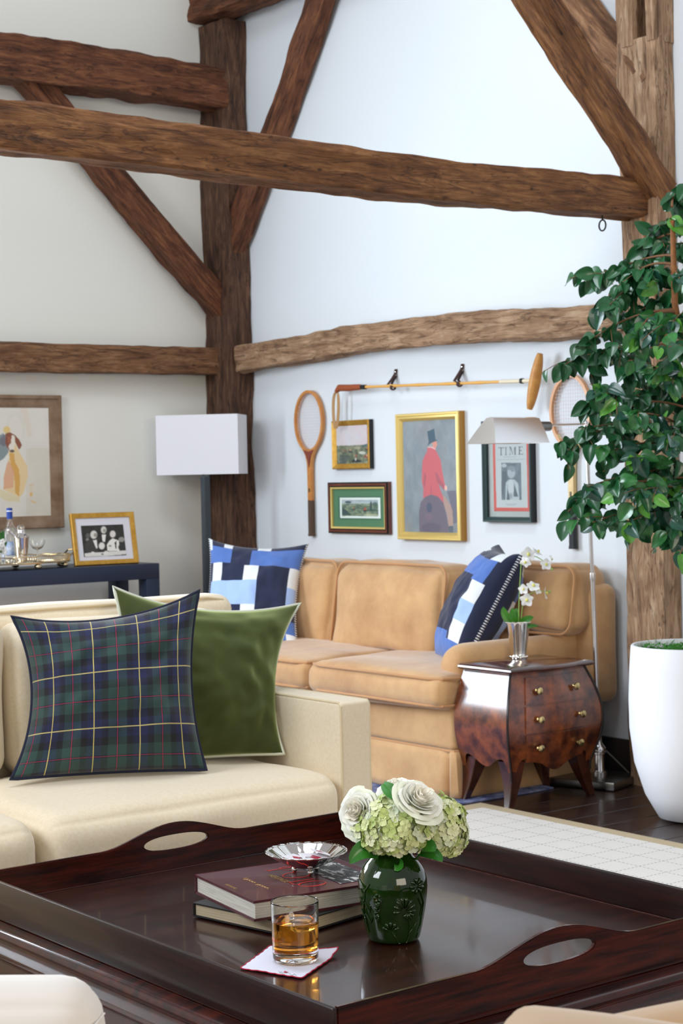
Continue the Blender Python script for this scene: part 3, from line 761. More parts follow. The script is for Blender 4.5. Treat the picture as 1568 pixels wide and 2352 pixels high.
def blossom(c, size, face, par):
    f = Vector(face).normalized(); u = f.orthogonal().normalized(); v = f.cross(u)
    b = NB(); root = c
    for i in range(5):
        a = 2*PI*i/5+.3; w_ = .52 if i % 2 else .42; d = u*math.cos(a)+v*math.sin(a); sd = f.cross(d)
        rows = []
        for t in np.linspace(0, 1, 6):
            ww = size*w_*math.sin(PI*(t*.85+.1))**.8
            rows.append([b.verts.new(root+d*size*t+sd*ww*q+f*(size*.18*t*t*(1 if i % 2 else -.4)-abs(q)*ww*.2)) for q in (-1, -.5, 0, .5, 1)])
        for A, Bq in zip(rows, rows[1:]):
            for j in range(4): b.faces.new((A[j], A[j+1], Bq[j+1], Bq[j]))
    o = fin('blossom', b, op, par, smooth=180)
    b = NB(); ball(b, root+f*size*.18, size*.2, 1, 1, 1.2, u=10, v=8); fin('throat', b, oy, o)
tc_ = Vector(CAM)
for (x, y, s, fc) in ((650, 260, .028, (-.5, -.8, .1)), (820, 220, .025, (.3, -.6, .8)), (970, 440, .023, (-.5, -.8, -.1)), (1060, 350, .019, (.8, -.5, .2)), (600, 400, .023, (-.9, -.3, -.3)),
                   (560, 890, .020, (-.6, -.7, .2)), (740, 830, .027, (-.3, -.6, .7)), (620, 1080, .027, (-.6, -.8, -.2)), (960, 960, .025, (.7, -.7, .1)), (820, 900, .018, (.1, -1, .3))):
    blossom(OP(x, y, -.01), s, fc, orc)
for (x, y) in ((1040, 935), (1080, 530)):
    b = NB(); ball(b, OP(x, y), .004, 1, 1, 1.3, u=8, v=6); fin('bud', b, sg, orc)

# ------------------------------------------------------------------ nickel pharmacy floor lamp
pl = thing('pharmacy_lamp', 'polished nickel pharmacy floor lamp with tent shade beside the chest', 'lamp', (4.862, 4.735, 0))
mt = Matrix.Translation((4.850, 4.755, 0)) @ Matrix.Rotation(math.radians(18), 4, 'Z')
b = NB(); box(b, -.125, .125, -.15, .15, .002, .034, bev=.004, mtx=mt); fin('base', b, nickeld, pl)
b = NB(); lathe(b, [(.034, .034), (.034, .05), (.026, .052), (.026, .056), (.0235, .06), (.0235, .115), (.029, .118), (.029, .124), (.024, .126), (.030, .132), (.030, .14), (.022, .15), (.012, .165), (.010, .18)], c=(4.862, 4.735, 0), n=32); fin('fluted_socket', b, nickel, pl)
b = NB(); tube(b, [(4.862, 4.735, .175), (4.846, 4.735, .8)], .0095, 16); tube(b, [(4.846, 4.735, .8), (4.826, 4.735, 1.39)], .0075, 16); fin('pole', b, nickel, pl)
b = NB(); lathe(b, [(.0, .78), (.011, .785), (.012, .80), (.011, .815), (0, .82)], c=(4.846, 4.735, 0), n=16); lathe(b, [(.0, 1.03), (.010, 1.032), (.011, 1.05), (0, 1.056)], c=(4.838, 4.735, 0), n=16); lathe(b, [(0, 1.375), (.010, 1.378), (.011, 1.392), (.006, 1.40), (0, 1.402)], c=(4.826, 4.735, 0), n=16); fin('collar', b, nickel, pl)
b = NB(); tube(b, [(4.835, 4.735, 1.388), (4.60, 4.72, 1.382)], .0045, 12); fin('arm', b, nickel, pl)
mt = Matrix.Translation((4.615, 4.72, 1.378)) @ Matrix.Rotation(-PI/2, 4, 'Y')
b = NB(); lathe(b, [(.004, -.008), (.012, -.004), (.018, 0), (.0185, .01), (.0185, .085), (.0, .086)], mtx=mt, n=24); fin('socket', b, nickeld, pl)
b = NB(); tube(b, [(4.58, 4.72, 1.362), (4.58, 4.72, 1.338)], .003, 8); ball(b, (4.58, 4.72, 1.335), .006, u=10, v=8); fin('switch', b, nickeld, pl)
b = NB(); prof = [(-.078, 1.315), (-.045, 1.372), (-.020, 1.408), (.0, 1.412), (.020, 1.408), (.045, 1.372), (.078, 1.315)]
A = [b.verts.new((4.318+(1.412-z)*-.50, 4.72+yy, z)) for yy, z in prof]; Bq = [b.verts.new((4.546+(1.412-z)*-.05, 4.72+yy, z)) for yy, z in prof]
for j in range(6): b.faces.new((A[j], A[j+1], Bq[j+1], Bq[j]))
b.faces.new(Bq); b.faces.new(A)
o = fin('shade', b, nickel, pl, smooth=30)
bcord = NB(); tube(bcord, bez((4.90, 4.74, .13), (4.97, 4.70, .05), (5.0, 4.68, .012), 10)+bez((5.0, 4.68, .012), (4.98, 4.58, .10), (4.95, 4.40, .012), 12)[1:], .003, 8)
fin('cord', bcord, M('lamp_cord', (120, 112, 100), .5), pl)

# ------------------------------------------------------------------ planter and ficus tree
PX, PY = 4.60, 4.03
pn = thing('planter', 'tall white rounded planter at the right edge of the floor', 'planter', (PX, PY, 0))
b = NB(); lathe(b, [(.085, .003), (.12, .012), (.165, .09), (.20, .20), (.215, .32), (.216, .42), (.212, .52), (.206, .60), (.203, .606), (.196, .606), (.194, .60), (.20, .5), (.19, .42), (0, .42)], c=(PX, PY, 0), n=64)
fin('shell', b, white_ceramic, pn, smooth=60)
b = NB()
rs = random.Random(3)
for i in range(900):
    a = rs.random()*2*PI; r0 = .188*rs.random()**.5; c = Vector((PX+r0*math.cos(a), PY+r0*math.sin(a), .565+.03*rs.random()))
    d = Vector((rs.uniform(-1, 1), rs.uniform(-1, 1), rs.uniform(.2, 1.2))).normalized()*rs.uniform(.012, .03); s = d.orthogonal().normalized()*.003
    b.faces.new([b.verts.new(c-s), b.verts.new(c+s), b.verts.new(c+d+s*1.5), b.verts.new(c+d-s)])
lathe(b, [(.19, .5), (.188, .57), (.12, .58), (0, .585)], c=(PX, PY, 0), n=30)
setp(fin('moss', b, M('moss_green', (38, 96, 30), .9, col2=(70, 140, 50), vscale=60), smooth=0), 'bright green moss filling the top of the white planter', 'moss', kind='stuff')
ft = thing('ficus_tree', 'leafy green ficus tree standing in the white planter', 'tree', (PX, PY, .55))
bark = M('ficus_bark', (150, 98, 52), .8, col2=(112, 70, 40), vscale=30, bump=.4, bscale=60); twigm = M('ficus_twig', (120, 84, 56), .8)
trunks = [[(PX+.05, PY-.05, .56), (4.50, 3.86, 1.15), (4.275, 3.79, 1.74), (4.28, 3.80, 2.05)], [(PX+.06, PY-.02, .56), (PX+.10, PY-.03, 1.2), (PX-.04, PY+.05, 1.6), (PX-.12, PY+.10, 2.15)]]
for tr in trunks:
    b = NB(); pts = []
    for i in range(len(tr)-1): pts += [Vector(tr[i]).lerp(Vector(tr[i+1]), t) for t in np.linspace(0, 1, 8)[:-1]]
    tube(b, pts, [.014-.006*i/len(pts)+.0012*(i % 5 == 0) for i in range(len(pts))], 10); fin('trunk', b, bark, ft)
def leafmesh(k):
    b = NB(); Lf = 1.0; rows = []; n = 7
    for i in range(n+1):
        t = i/n; w = .36*math.sin(PI*min(1, t**.72*.95+.02))**.85 if t < .86 else .36*.28*(1-t)/.14
        if i == n: w = .004
        curl = -.22*t*t*(.6+.5*k)
        rows.append([b.verts.new((a*w, t*Lf, curl+abs(a)*w*(.35+.15*k)+.02*math.sin(5*t+k))) for a in (-1, -.5, 0, .5, 1)])
    for A, Bq in zip(rows, rows[1:]):
        for j in range(4): b.faces.new((A[j], A[j+1], Bq[j+1], Bq[j]))
    return b
lcols = [((24, 74, 40), (38, 100, 56)), ((34, 92, 44), (56, 124, 58)), ((70, 138, 46), (104, 168, 66)), ((20, 62, 50), (38, 92, 72))]
leafs = []
for i, (c1, c2) in enumerate(lcols):
    mm = M('ficus_leaf_%d' % i, c1, .33, col2=c2, vscale=2.5, spec=.6, coat=.25)
    for k in (0, 1, 2):
        bmx = leafmesh(k); me = bpy.data.meshes.new('leaf'); bmx.to_mesh(me); bmx.free(); me.materials.append(mm); me.polygons.foreach_set('use_smooth', [True]*len(me.polygons)); leafs.append(me)
tips = [(1290, 840, 5.9), (1345, 790, 5.7), (1370, 640, 5.8), (1400, 700, 5.6), (1282, 1018, 5.75), (1335, 985, 5.6), (1320, 1150, 5.6), (1345, 1120, 5.5), (1360, 1200, 5.55), (1380, 1130, 5.7), (1365, 900, 5.5), (1400, 930, 5.8), (1440, 1200, 5.5), (1470, 1130, 5.4), (1470, 1215, 5.7),
        (1530, 1225, 5.5), (1560, 1275, 5.4), (1500, 1090, 5.8), (1480, 560, 5.9), (1500, 620, 5.6), (1540, 500, 5.6), (1560, 455, 5.7), (1450, 650, 5.7), (1420, 730, 5.9), (1460, 780, 5.5), (1500, 850, 5.4), (1440, 850, 5.6), (1430, 960, 5.45), (1490, 970, 5.5), (1540, 1010, 5.4), (1545, 880, 5.4), (1545, 740, 5.5), (1400, 1040, 5.6), (1450, 1050, 5.5),
        (1560, 640, 5.4), (1565, 1130, 5.4), (1380, 810, 5.7), (1600, 560, 5.5), (1640, 700, 5.4), (1650, 900, 5.4), (1640, 1100, 5.4), (1700, 800, 5.7), (1700, 1000, 5.7), (1620, 1200, 5.5), (1430, 620, 5.8), (1350, 930, 5.75), (1510, 700, 5.7), (1520, 1160, 5.6), (1405, 1110, 5.4), (1580, 800, 5.3), (1590, 960, 5.6), (1480, 900, 5.9)]
rs = random.Random(11); leafplaces = []
for (tx, ty, td) in tips:
    tip = P(tx, ty, D=td); tr = trunks[rs.randint(0, 1)]
    z0 = min(2.05, max(1.1, tip.z+rs.uniform(-.12, .10)))
    st = None
    for a_, c_ in zip(tr, tr[1:]):
        if a_[2] <= z0 <= c_[2]: st = Vector(a_).lerp(Vector(c_), (z0-a_[2])/(c_[2]-a_[2]))
    if st is None: st = Vector(tr[-1])
    mid = st.lerp(tip, .5)+Vector((rs.uniform(-.04, .04), rs.uniform(-.04, .04), .03+rs.random()*.05))
    path = bez(st, mid, tip, 12)
    b = NB(); tube(b, path, [.0045-.003*i/11 for i in range(12)], 6)
    outl = 1.0
    subs = [path[4:]]
    for q in range(3):
        i0 = rs.randint(5, 10); p0 = path[i0]; tt = (tip-st).normalized()
        e_ = p0+tt*.06+Vector((rs.uniform(-.09, .09), rs.uniform(-.09, .09), rs.uniform(-.10, .03)))
        sp = bez(p0, p0.lerp(e_, .5)+Vector((0, 0, .02)), e_, 5); tube(b, sp, .0013, 5); subs.append(sp)
    fin('branch', b, twigm, ft)
    subs.append([tip-(tip-mid).normalized()*.05, tip])
    for si, sp in enumerate(subs):
        kk = 9 if si == 0 else 4
        for q in range(kk):
            t = (q+.5+rs.uniform(-.3, .3))/kk*(len(sp)-1); i0 = max(0, min(len(sp)-2, int(t))); p = sp[i0].lerp(sp[i0+1], t-i0)
            d = (sp[i0+1]-sp[i0]).normalized()*.35+Vector((rs.uniform(-.8, .8), rs.uniform(-.8, .8), rs.uniform(-1.3, .1)))
            d.normalize(); nrm = (Vector(CAM)-p).normalized()+Vector((rs.uniform(-.9, .9), rs.uniform(-.9, .9), rs.uniform(-.2, 1.1)))
            leafplaces.append((p, d, nrm.normalized(), rs.uniform(.044, .074), rs.choices((0, 1, 2, 3), (5, 4, 2.2, 4))[0]*3+rs.randint(0, 2)))
def leafmat(p, d, nrm, s):
    sd = d.cross(nrm).normalized(); up_ = sd.cross(d).normalized()
    m = Matrix((sd*s, d*s, up_*s)).transposed().to_4x4(); m.translation = p; return m
inv = Matrix.Translation(-Vector((PX, PY, .55)))
def vis(q):
    x, y = Qn(np.array([q[0]]))
    return (x[0] < 1575 and 400 < y[0] < 1330)
leafplaces.sort(key=lambda q: (not vis(q), float(np.dot(np.array(q[0])-CAM, _F))-q[3]*4))
leafplaces = [q for q in leafplaces if Qn(np.array([q[0]]))[0][0] < 1800]
rest = NB()
for i, (p, d, nr, s, k) in enumerate(leafplaces):
    if i < 300:
        o = bpy.data.objects.new('leaf', leafs[k]); COL.objects.link(o); o.parent = ft; o.matrix_local = inv @ leafmat(p, d, nr, s)
    else:
        n0 = len(rest.verts); rest.from_mesh(leafs[k]); rest.verts.ensure_lookup_table(); m_ = leafmat(p, d, nr, s)
        for v in rest.verts[n0:]: v.co = m_ @ v.co
o = fin('foliage', rest, [MATS['ficus_leaf_0']], ft, smooth=180); o['kind'] = 'stuff'

# ------------------------------------------------------------------ wall art on the right wall
UY, UZ, NX = Vector((0, -1, 0)), Vector((0, 0, -1)), Vector((-1, 0, 0))
def frame_on_wall(name, label, y0, y1, z0, z1, depth, prof, mats, inner, wall='B', parentcat='picture'):
    """y0 > y1; prof [(inset,height)...] split among mats: list of (from_index,to_index,material,name)"""
    if wall == 'B': O, U, Nn = Vector((XW, y0, z1)), UY, NX; w = y0-y1
    else: O, U, Nn = Vector((y0, YW, z1)), Vector((1, 0, 0)), Vector((0, -1, 0)); w = y1-y0
    h = z1-z0
    root = thing(name, label, 'picture', O+U*w/2+UZ*h)
    for a, c, mt_, nm in mats:
        b = NB(); sweep_rect(b, O, U, UZ, Nn, w, h, prof[a:c+1]); fin(nm, b, mt_, root, smooth=25)
    b = NB(); plate(b, O+U*.004+UZ*.004+Nn*.002, U, UZ, w-.008, h-.008, Nn, .003); fin('backing_board', b, black, root)
    return root, O, U, Nn, w, h
# 1 hunt landscape in gilt frame with black side
r1, O, U, Nn, w, h = frame_on_wall('hunt_painting', 'small gilt framed oil of a hunt on horseback below the mallet grip', 6.603, 6.318, 1.237, 1.465, .03,
    [(0, 0), (0, .026), (.004, .03), (.012, .026), (.020, .022), (.026, .016)], [(0, 1, black, 'frame_side'), (1, 5, goldleaf, 'frame')], None)
def hunt_base(X, Y, nx, ny):
    g = gridnoise(nx, ny, 6, 3)[..., None]; g2 = gridnoise(nx, ny, 14, 9)[..., None]
    sky = np.array([196, 204, 206])*(1-g)+np.array([204, 180, 186])*g
    land = np.array([52, 66, 52])*(1-g2)+np.array([158, 158, 128])*g2
    t = np.clip((Y-(600-.03*(X-330)-20*g[..., 0]))/14, 0, 1)[..., None]
    return sky*(1-t)+land*t
Lh = [((70, 96, 100), .8, ('p', [(730, 600), (800, 565), (910, 545), (915, 620), (740, 615)])), ((60, 72, 78), .6, ('p', [(325, 760), (520, 790), (400, 980), (330, 985)])),
      ((30, 36, 38), .9, ('e', 640, 880, 85, 26, .1)), ((34, 38, 40), .9, ('e', 575, 890, 26, 20, 0)), ((150, 80, 60), .9, ('e', 628, 790, 16, 34, .1)), ((216, 216, 206), .9, ('e', 622, 850, 12, 28, .2)),
      ((196, 204, 192), .85, ('e', 745, 730, 65, 28, .05)), ((130, 70, 52), .9, ('e', 830, 800, 60, 30, .1)), ((206, 150, 130), .9, ('e', 830, 780, 14, 26, 0)), ((46, 52, 56), .8, ('e', 840, 670, 44, 22, .1)), ((186, 120, 110), .8, ('e', 832, 640, 12, 20, 0)),
      ((50, 50, 54), .8, ('e', 520, 710, 34, 18, .2)), ((200, 140, 120), .8, ('e', 522, 675, 14, 18, 0)), ((120, 90, 76), .7, ('e', 420, 690, 70, 18, .2)), ((176, 168, 140), .6, ('e', 650, 640, 60, 28, 0)), ((170, 170, 140), .7, ('e', 860, 930, 90, 45, 0))]
canvas('painting', O+U*.022+UZ*.022+Nn*.017, U, UZ, w-.044, h-.044, 110, 90, layers(hunt_base, Lh, 740, 950, 8.11), print_m, r1)
# 2 framed print with green mat
mahf = M('mahogany_frame', (110, 52, 30), .35, col2=(84, 38, 24), vscale=20, coat=.3)
r2, O, U, Nn, w, h = frame_on_wall('coaching_print', 'dark wood frame with wide green mat and a small riding print', 6.650, 6.195, .934, 1.175, .03,
    [(0, 0), (0, .02), (.001, .022), (.006, .022), (.007, .026), (.016, .026), (.018, .022), (.022, .022), (.023, .024), (.031, .022), (.032, .012)],
    [(0, 1, mahf, 'frame_side'), (1, 4, black, 'frame_edge'), (4, 6, mahf, 'frame'), (6, 8, black, 'frame_inner_edge'), (8, 10, goldpale, 'gilt_slip')], None)
b = NB(); plate(b, O+U*.03+UZ*.03+Nn*.010, U, UZ, w-.06, h-.06, Nn, .001); fin('mat_board', b, M('green_mat', (82, 124, 92), .9), r2)
b = NB(); plate(b, O+U*.068+UZ*.066+Nn*.0115, U, UZ, w-.136, h-.132, Nn, .0006); fin('mat_band', b, M('green_mat_band', (72, 108, 88), .9), r2)
def coach_base(X, Y, nx, ny):
    g = gridnoise(nx, ny, 8, 5)[..., None]; g2 = gridnoise(nx, ny, 16, 19)[..., None]
    sky = np.array([190, 206, 210])*(1-g*.3); land = np.array([50, 78, 74])*(1-g2)+np.array([176, 180, 140])*g2
    t = np.clip((Y-(1660+18*g[..., 0]))/24, 0, 1)[..., None]
    c = sky*(1-t)+land*t
    brd = ((X < 362+(Y-1600)*.02) | (X > 1040) | (Y < 1605) | (Y > 1910))[..., None]
    return np.where(brd, np.array([216, 228, 222]), c)
Lc = [((44, 66, 72), .8, ('p', [(370, 1740), (440, 1790), (540, 1890), (370, 1890)])), ((40, 62, 66), .8, ('e', 480, 1650, 60, 22, 0)), ((40, 62, 64), .8, ('e', 905, 1720, 20, 90, 0)), ((56, 84, 80), .7, ('e', 980, 1690, 50, 40, 0)), ((56, 72, 60), .8, ('e', 585, 1790, 36, 18, 0)), ((196, 80, 56), .9, ('e', 795, 1775, 24, 30, 0)), ((44, 44, 46), .8, ('e', 795, 1810, 40, 16, 0)), ((160, 90, 70), .8, ('e', 588, 1760, 12, 20, 0)),
      ((52, 76, 72), .8, ('e', 700, 1765, 110, 10, 0)), ((196, 196, 160), .6, ('e', 900, 1890, 140, 22, 0)), ((48, 74, 70), .7, ('e', 940, 1800, 100, 22, 0))]
_a, _b = P(780, 1143, X=XW-.0135), P(874, 1191, X=XW-.0135)
canvas('print', _a, U, UZ, _a.y-_b.y, _a.z-_b.z, 120, 54, layers(coach_base, Lc, 740, 950, 8.11), print_m, r2)
# 3 rider in the red coat
r3, O, U, Nn, w, h = frame_on_wall('rider_portrait', 'large gilt framed painting of a top hatted rider in a red coat', 6.115, 5.682, .914, 1.478, .04,
    [(0, 0), (0, .034), (.003, .038), (.010, .038), (.013, .034), (.022, .036), (.026, .032), (.032, .026), (.035, .018)], [(0, 1, M('gilt_side', (176, 128, 58), .45, .4), 'frame_side'), (1, 8, goldpale, 'frame')], None)
def rb(X, Y, nx, ny):
    g = gridnoise(nx, ny, 4, 23)[..., None]; g2 = gridnoise(nx, ny, 9, 31)[..., None]
    c = np.array([122, 140, 150])*(1-g)+np.array([150, 150, 150])*g
    c = c*(.88+.2*g2); t = np.clip((Y-1300)/900, 0, 1)[..., None]*.22
    return c*(1-t)+np.array([92, 102, 100])*t
red, dred, slate = (194, 98, 104), (150, 88, 98), (108, 100, 112)  # coat red paled: haze of reflected light put into the colour
Lr = [((66, 90, 104), 1, ('p', [(575, 435), (690, 388), (712, 565), (745, 575), (720, 592), (640, 625), (580, 668), (600, 600)])),
      ((206, 140, 124), 1, ('p', [(640, 625), (715, 592), (735, 620), (738, 655), (722, 690), (705, 725), (640, 705), (620, 670)])), ((150, 156, 156), 1, ('p', [(600, 668), (650, 625), (672, 640), (660, 690), (620, 690)])),
      ((216, 180, 180), 1, ('p', [(585, 690), (640, 680), (715, 725), (710, 738), (640, 706), (585, 706)])),
      (red, 1, ('p', [(580, 700), (640, 700), (712, 735), (740, 790), (795, 905), (815, 1050), (850, 1230), (868, 1330), (850, 1400), (815, 1330), (760, 1290), (800, 1420), (850, 1540), (870, 1640), (700, 1560), (510, 1520), (515, 1380), (488, 1260), (490, 1080), (498, 920), (530, 840), (570, 770)])),
      (dred, .6, ('p', [(700, 1090), (740, 1120), (800, 1240), (860, 1330), (850, 1400), (780, 1320), (730, 1240)])), (dred, .6, ('p', [(530, 1100), (560, 1150), (548, 1290), (525, 1370), (510, 1290)])), (dred, .5, ('e', 640, 1400, 8, 110, 0)),
      ((222, 176, 160), 1, ('e', 880, 1360, 22, 44, -.1)), ((104, 100, 116), .8, ('p', [(900, 1410), (1040, 1400), (1070, 1600), (1060, 1930), (1000, 1950), (960, 1640)])),
      ((168, 142, 132), 1, ('p', [(830, 1470), (880, 1520), (960, 1640), (990, 1740), (1000, 1980), (925, 1990), (900, 1780), (850, 1650)])), ((86, 98, 108), 1, ('p', [(925, 1985), (1000, 1980), (998, 2110), (930, 2110)])),
      (slate, 1, ('p', [(445, 2110), (440, 1750), (470, 1600), (540, 1505), (640, 1465), (750, 1500), (840, 1600), (880, 1760), (920, 1960), (930, 2110)])), ((72, 84, 104), .8, ('e', 610, 1680, 45, 80, 0)), ((126, 104, 116), .6, ('e', 600, 1830, 55, 60, 0)), ((84, 80, 98), .5, ('e', 640, 2020, 160, 90, 0))]
canvas('painting', O+U*.032+UZ*.032+Nn*.020, U, UZ, w-.064, h-.064, 170, 260, layers(rb, Lr, 900, 930, 7.125), print_m, r3)
# 4 magazine cover in a dark green frame
r4, O, U, Nn, w, h = frame_on_wall('magazine_cover_frame', 'dark green framed red bordered magazine cover reading TIME behind the lamp shade', 5.545, 5.245, .998, 1.367+.06, .035,
    [(0, 0), (0, .03), (.003, .034), (.008, .034), (.014, .028), (.020, .024), (.022, .012)], [(0, 1, black, 'frame_side'), (1, 6, M('dark_green_frame', (46, 66, 66), .4), 'frame')], None)
b = NB(); plate(b, O+U*.02+UZ*.02+Nn*.008, U, UZ, w-.04, h-.04, Nn, .001); fin('mat_board', b, M('pale_mat', (206, 216, 212), .9), r4)
def PC(x, y): return P(1090+x/5.6, 930+y/5.6, X=XW-.012)
tl, br_ = PC(232, 478), PC(715, 1370)
def cov(X, Y, nx, ny):
    c = np.zeros(X.shape+(3,))+np.array([232, 96, 84]); ins = (X > 262+(Y-490)*.022) & (X < 664+(Y-490)*.024) & (Y > 498-(X-262)*.02) & (Y < 1322)
    c[ins] = (214, 224, 222)
    g = gridnoise(nx, ny, 8, 4)
    ph = (X > 342+(Y-745)*.01) & (X < 594+(Y-745)*.02) & (Y > 745) & (Y < 1222)
    c[ph] = (np.array([112, 130, 140])*(.8+.4*g[..., None]))[ph]
    return c
fl = [((90, 104, 114), .8, ('p', [(345, 850), (430, 860), (400, 1010), (345, 1200)])), ((206, 216, 218), .9, ('e', 378, 780, 34, 26, 0)), ((130, 148, 156), .8, ('p', [(540, 750), (590, 750), (520, 950)])), ((186, 200, 204), 1, ('e', 470, 870, 52, 76, 0)), ((140, 156, 164), .9, ('e', 470, 812, 58, 30, 0)), ((110, 128, 138), .7, ('e', 490, 850, 22, 8, 0)), ((200, 214, 216), 1, ('p', [(400, 1000), (440, 960), (510, 960), (560, 1010), (575, 1220), (395, 1220)])),
      ((92, 108, 118), 1, ('p', [(425, 1010), (452, 1220), (410, 1220)])), ((92, 108, 118), 1, ('p', [(505, 1000), (560, 1180), (500, 1180)])), ((216, 226, 226), 1, ('e', 465, 1060, 40, 100, 0)), ((140, 154, 160), .6, ('e', 465, 1170, 22, 40, 0))]
canvas('cover', Vector((XW-.012, tl.y, tl.z)), U, UZ, tl.y-br_.y, tl.z-br_.z, 130, 200, layers(cov, fl, 1090, 930, 5.6), print_m, r4)
ink = M('grey_ink', (104, 116, 124), .7)
def strokes(name, segs, W3, mat, parent, nrm, t=.0006):
    b = NB()
    for poly in segs:
        vs = [W3(*q)+nrm*t for q in poly]; b.faces.new([b.verts.new(v) for v in vs])
    return fin(name, b, mat, parent, smooth=0)
def letter(ch, x, y, w_, h_, st, th):
    s = []
    R = lambda a, c, d, e: [(x+a*w_, y+c*h_), (x+d*w_, y+c*h_), (x+d*w_, y+e*h_), (x+a*w_, y+e*h_)]
    if ch == 'T': s = [R(0, 0, 1, th), R(.5-st/2, 0, .5+st/2, 1), R(.3, 1-th*.7, .7, 1), R(0, 0, .05, .16), R(.95, 0, 1, .16)]
    if ch == 'I': s = [R(.5-st, 0, .5+st, 1), R(.1, 0, .9, th*.7), R(.1, 1-th*.7, .9, 1)]
    if ch == 'M': s = [R(.10, 0, .14, 1), R(.86-st/2, 0, .86+st/2, 1), R(0, 1-th*.7, .25, 1), R(.72, 1-th*.7, 1, 1), R(0, 0, .2, th*.7), R(.8, 0, 1, th*.7), [(x+.10*w_, y), (x+(.10+st)*w_, y), (x+.52*w_, y+h_*.95), (x+.47*w_, y+h_*.95)], [(x+.86*w_, y), (x+.82*w_, y), (x+.49*w_, y+h_*.9), (x+.51*w_, y+h_*.95)]]
    if ch == 'E': s = [R(.15, 0, .15+st, 1), R(0, 0, .9, th*.8), R(0, 1-th*.8, 1, 1), R(.2, .47, .7, .47+th*.8), R(.86, 0, .9, .2), R(.96, .78, 1, 1), R(.66, .38, .7, .6)]
    return s
seg = []
for ch, x0, y0, ww in (('T', 305, 546, 72), ('I', 385, 544, 36), ('M', 445, 540, 88), ('E', 562, 536, 62)): seg += letter(ch, x0, y0, ww, 102, .16 if ch != 'I' else .13, .09)
strokes('title_lettering', seg, PC, ink, r4, NX)
strokes('caption_lines', [[(365, 668), (540, 664), (540, 668), (365, 672)], [(280, 705), (650, 697), (650, 701), (280, 709)], [(395, 1275), (540, 1272), (540, 1277), (395, 1280)], [(420, 1290), (520, 1288), (520, 1292), (420, 1294)]], PC, M('pale_ink', (160, 170, 174), .8), r4, NX)
b = NB(); plate(b, O+U*.02+UZ*.02+Nn*.0165, U, UZ, w-.04, h-.04, Nn, .0015); fin('glazing', b, glass, r4, smooth=0)

